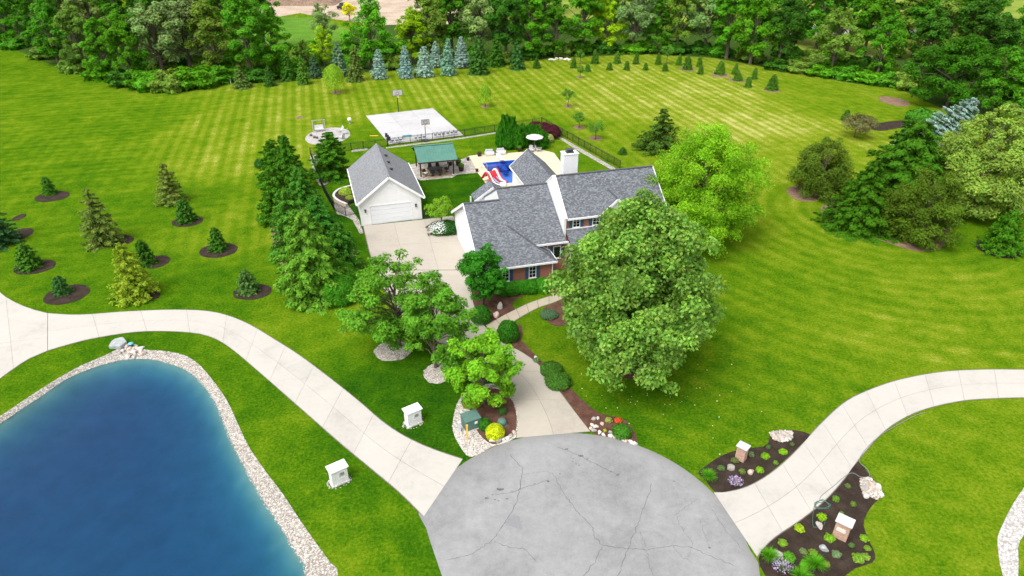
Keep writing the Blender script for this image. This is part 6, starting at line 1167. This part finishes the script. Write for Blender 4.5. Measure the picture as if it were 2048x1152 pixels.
# pond inlet
m = MB(); q = ground(238, 692); sl = [(-.62, -.5), (.45, -.48), (.75, .15), (.62, .30), (.1, .78), (-.5, .55), (-.68, .2)]; m.prism([(x, y, .42 + .12 * y) for x, y in sl], .38); o = m.build('flat_boulder', M['blue_stone'], bevel=.05); o.location = (q.x, q.y, .0); tag(o, 'big flat grey slab stone at the top of the pond bank', 'boulder')
inl = sorted((262 + 26 * math.cos(a_) * q_, 703 + 11 * math.sin(a_) * q_) for a_, q_ in [(rk.uniform(0, 6.283), rk.random() ** .5) for _ in range(24)])
for i, (u, v) in enumerate(inl): boulder('pale rock in the heap at the pond inlet, %s from left' % ORD[i + 1], u, v, rk.uniform(.2, .38), rk.uniform(.16, .28), rk.uniform(.14, .24), rk.choice(['white_stone', 'white_stone', 'boulder', 'pink_stone']), i, rk.uniform(0, 6), 'rocks at the pond inlet', z=-.05 - .012 * max(0, v - 698))
q = ground(264, 695); dc = thing('drain_cap', 'pale green cap of a pipe among the inlet rocks', 'drain cap', (q.x, q.y, 0), 0); MB().lathe([(.18, 0), (.18, .4)], 12).build('pipe', M['dark_metal'], dc); MB().lathe([(.24, .4), (.24, .47), (.1, .52)], 12).build('lid', M['blue_vinyl'], dc, True)
rt = [(392, 112, 'x')]
for i, (u, v, s) in enumerate([(1103, 121, .9), (1112, 119, .8), (1122, 118.5, .9), (1132, 119.5, .8), (1140, 120.5, .8)]): boulder('pale flat stone round the tree clump at the wood, %s from left' % ORD[i + 1], u, v, s, .5, .35, 'white_stone', i, i, 'stones round the tree clump')

# ================================================================== plants of the entrance beds
def tuft_mesh(seed, n, h, spread, wd, arch=.35, mat='leaf'):
    r = np.random.default_rng(seed); a = r.uniform(0, 6.283, n); e = np.c_[np.cos(a), np.sin(a), np.zeros(n)]; sd = np.c_[-np.sin(a), np.cos(a), np.zeros(n)]; k = r.random(n) ** .7; L = h * r.uniform(.7, 1.1, n)
    b = e * (.12 * spread * r.random(n))[:, None]; m1 = b + e * (k * spread * .45)[:, None]; m1[:, 2] = L * .65; t_ = b + e * (k * spread)[:, None]; t_[:, 2] = L * (1 - arch * k)
    V = np.stack([b - sd * wd, b + sd * wd, m1 + sd * wd * .8, m1 - sd * wd * .8, t_ + sd * wd * .2, t_ - sd * wd * .2], 1).reshape(-1, 3); i = np.arange(n)[:, None] * 6
    F = np.concatenate([i + np.array([[0, 1, 2, 3]]), i + np.array([[3, 2, 4, 5]])]); return np_mesh('blades', V, F, M[mat], dict(rnd=np.repeat(r.random(n), 6)))
TUF = [tuft_mesh(500, 420, .75, .75, .011), tuft_mesh(501, 260, .55, .5, .010)]
def clump(name, label, u, v, s, color, k=0, cat='plant', group=None):
    o = link(name, TUF[k], loc=tuple(ground(u, v))); o.location.z = .02; o.scale = (s, s, s); o.rotation_euler = (0, 0, u); o.color = (*color, 1); return tag(o, label, cat, group)
for u, v, s, lb in [(1416, 958, .95, 'green ornamental grass at the street corner of the upper bed'), (1537, 1118, .95, 'green ornamental grass at the street corner of the lower bed'), (1628, 1135, 1.1, 'green ornamental grass near the bottom of the lower bed'), (1600, 1158, 1.0, 'green ornamental grass cut by the bottom picture edge')]: clump('ornamental_grass', lb, u, v, s, (.055, .17, .008), 0, 'grass clump')
for u, v, s, lb in [(1470, 968, .9, 'lavender clump with purple spikes in the upper bed'), (1562, 1140, 1.1, 'large lavender clump with purple spikes in the lower bed')]:
    o = thing('lavender', lb, 'lavender', tuple(ground(u, v)), 0); b = link('foliage', TUF[1], o); b.scale = (s, s, s); b.color = (.09, .14, .05, 1); r = np.random.default_rng(int(u)); a = r.uniform(0, 6.283, 150); k = r.random(150) ** .5
    C = np.c_[np.cos(a) * k * .58 * s, np.sin(a) * k * .58 * s, (.56 - .2 * k) * s]; sp = link('flower_spikes', cards('flower_spikes', C, rdir(r, 150), np.c_[np.cos(a) * .5, np.sin(a) * .5, np.ones(150)], .16, .05, r.random(150), M['leaf']), o); sp.color = (.27, .20, .42, 1)
SMALL = [(1530, 914, .28, .3, (.10, .20, .01), 'lime mound beside the brick pillar, middle of the upper bed'), (1566, 906, .28, .3, (.12, .23, .01), 'lime mound below the stone heap in the upper bed'), (1519, 942, .26, .3, (.12, .22, .012), 'lime mound on the drive side of the upper bed'), (1551, 927, .18, .2, (.09, .16, .02), 'sparse little plant by the drive in the upper bed'), (1536, 896, .18, .25, (.05, .09, .03), 'dull green plant below the stone heap'), (1502, 911, .2, .3, (.09, .13, .06), 'grey-green plant right of the upper brick pillar'), (1470, 922, .26, .2, (.07, .10, .03), 'low plant at the foot of the upper brick pillar'), (1442, 938, .24, .25, (.06, .11, .04), 'green plant left of the grey boulder'), (1484, 945, .22, .3, (.08, .12, .03), 'yellow-green plant between the two boulders'), (1584, 890, .15, .2, (.06, .1, .03), 'small sprig at the top of the upper bed'),
         (1643, 1036, .28, .3, (.13, .23, .01), 'lime mound under the tangled hose'), (1598, 1059, .30, .3, (.16, .24, .012), 'golden lime mound nearest the drive in the lower bed'), (1658, 1078, .30, .3, (.10, .20, .012), 'lime mound left of the plaque pillar foot'), (1671, 1000, .22, .3, (.08, .16, .02), 'small green shrub above the hose'), (1695, 974, .18, .25, (.07, .11, .03), 'little plant near the top of the lower bed'), (1706, 1010, .18, .25, (.09, .14, .03), 'little plant right of the hose'), (1682, 1028, .14, .2, (.08, .14, .03), 'tiny plant just above the plaque pillar'), (1565, 1088, .26, .3, (.11, .19, .02), 'feathery plant above the lower bed grasses'), (1576, 1118, .38, .4, (.06, .17, .012), 'bright green leafy mound right of the grey boulder'), (1606, 1104, .22, .2, (.10, .13, .06), 'pale flowered plant in the middle of the lower bed'), (1626, 1106, .24, .2, (.10, .16, .02), 'yellow-green low plant in the middle of the lower bed'), (1610, 1132, .3, .35, (.07, .2, .012), 'green plant left of the big grass clump'), (1672, 1110, .26, .25, (.09, .14, .07), 'grey leaved plant right of the slab stone'), (1703, 1092, .18, .2, (.06, .11, .03), 'small dark plant near the right curve of the bed'), (1652, 1130, .2, .25, (.13, .17, .03), 'yellow leaved sprig right of the big grass clump'), (1728, 1078, .26, .2, (.12, .22, .015), 'lime plant row at the right edge of the bed, upper'), (1734, 1098, .2, .2, (.1, .17, .02), 'lime plant row at the right edge of the bed, lower'), (1716, 1118, .35, .25, (.10, .18, .02), 'pale green clump at the lower right of the bed'), (1731, 1115, .25, .2, (.12, .19, .03), 'small pale clump right of the larger one at the bed edge'),
         (988, 808, .25, .3, (.30, .06, .015), 'orange flowering plant in the island bed'), (1006, 806, .25, .3, (.16, .2, .03), 'yellow flowered sprig in the island bed'), (1236, 843, .26, .3, (.32, .06, .02), 'orange flowering plant by the street bed'), (1217, 842, .28, .25, (.15, .19, .04), 'variegated plant left of the orange one'), (1210, 862, .15, .15, (.2, .22, .03), 'tiny yellow plant before the street stones'), (1073, 722, .3, .25, (.08, .13, .06), 'grey-green sprig in the bed beside the house drive')]
SMS = [(twig_mesh(520 + i, n=10), shrub_mesh(520 + i, 700, .3, bump=.2, upr=.7)) for i in range(3)]
for u, v, rx, h, c, lb in SMALL: shrub('garden_plant', lb, u, v, rx, h, c, None, 'small plants of the beds', protos=SMS, cat='plant')
# hose
def hose_pts(px): return [Vector((p.x, p.y, .05)) for p in smooth_poly(loop(px), 6, False)]
HS = thing('garden_hose', 'green garden hose tangled in the lower bed and along the drive', 'hose', (0, 0, 0), 0)
r = random.Random(17); cx_, cy_ = 1643, 1011; coil = [(cx_ + 17 * math.cos(k * .9 + r.uniform(-.3, .3)) * r.uniform(.5, 1.1), cy_ + 10 * math.sin(k * .9) * r.uniform(.5, 1.1)) for k in range(22)]
MB().tube(hose_pts(coil), .022, 5).build('hose_coil', M['hose'], HS, True); MB().tube(hose_pts([(1628, 1014), (1625, 1038), (1628, 1055), (1648, 1050), (1648, 1030)]), .022, 5).build('hose_loop', M['hose'], HS, True)
MB().tube(hose_pts([(1640, 1003), (1642, 993), (1668, 972), (1690, 953), (1705, 947), (1722, 955), (1738, 953), (1735, 940), (1718, 922), (1735, 895), (1765, 868), (1800, 848), (1830, 832), (1850, 826)]), .02, 5).build('hose_run', M['grey_metal'], HS, True)
# black truck on the lot
q = ground(685, 17); TR = thing('black_truck', 'black truck parked on the bare earth lot behind the wood', 'truck', tuple(q), math.radians(80))
MB().box(-2.6, -.95, .45, 2.6, .95, 1.15).build('body', M['black_metal'], TR, bevel=.08); MB().hexa([(-.6, -.88, 1.15), (1.3, -.88, 1.15), (1.3, .88, 1.15), (-.6, .88, 1.15)], [(-.4, -.75, 1.85), (.9, -.75, 1.85), (.9, .75, 1.85), (-.4, .75, 1.85)]).build('cab', M['black_metal'], TR); MB().hexa([(1.0, -.78, 1.2), (1.32, -.78, 1.2), (1.32, .78, 1.2), (1.0, .78, 1.2)], [(.8, -.68, 1.8), (.93, -.68, 1.8), (.93, .68, 1.8), (.8, .68, 1.8)]).build('windscreen', M['glass'], TR)
for x in (-1.7, 1.7):
    for y in (-.95, .95):
        w_ = MB(); w_.lathe([(.3, -.13), (.4, -.11), (.4, .11), (.3, .13)], 14); o = w_.build('wheel', M['black_metal'], TR); o.rotation_euler = (math.pi / 2, 0, 0); o.location = (x, y * .96, .4)
q = ground(628, 2); SHD = thing('white_trailer', 'white box trailer partly in view on the earth lot', 'trailer', tuple(q), math.radians(12)); MB().box(-3, -1.2, .6, 3, 1.2, 3).build('box', M['white_paint'], SHD)
for x in (-1.8, 1.8):
    for y in (-1.1, 1.1): w_ = MB(); w_.lathe([(.3, -.13), (.42, -.11), (.42, .11), (.3, .13)], 12); o = w_.build('wheel', M['black_metal'], SHD); o.rotation_euler = (math.pi / 2, 0, 0); o.location = (x, y, .42)
# stone steps in the far bed
q = ground(1846, 278); SP = thing('stone_steps', 'pale stone steps between the blue spruces', 'steps', tuple(q), .5)
for k in range(4): MB().box(-.7, k * .55, 0, .7, k * .55 + .5, .08 + .05 * k).build('step', M['white_concrete'], SP)
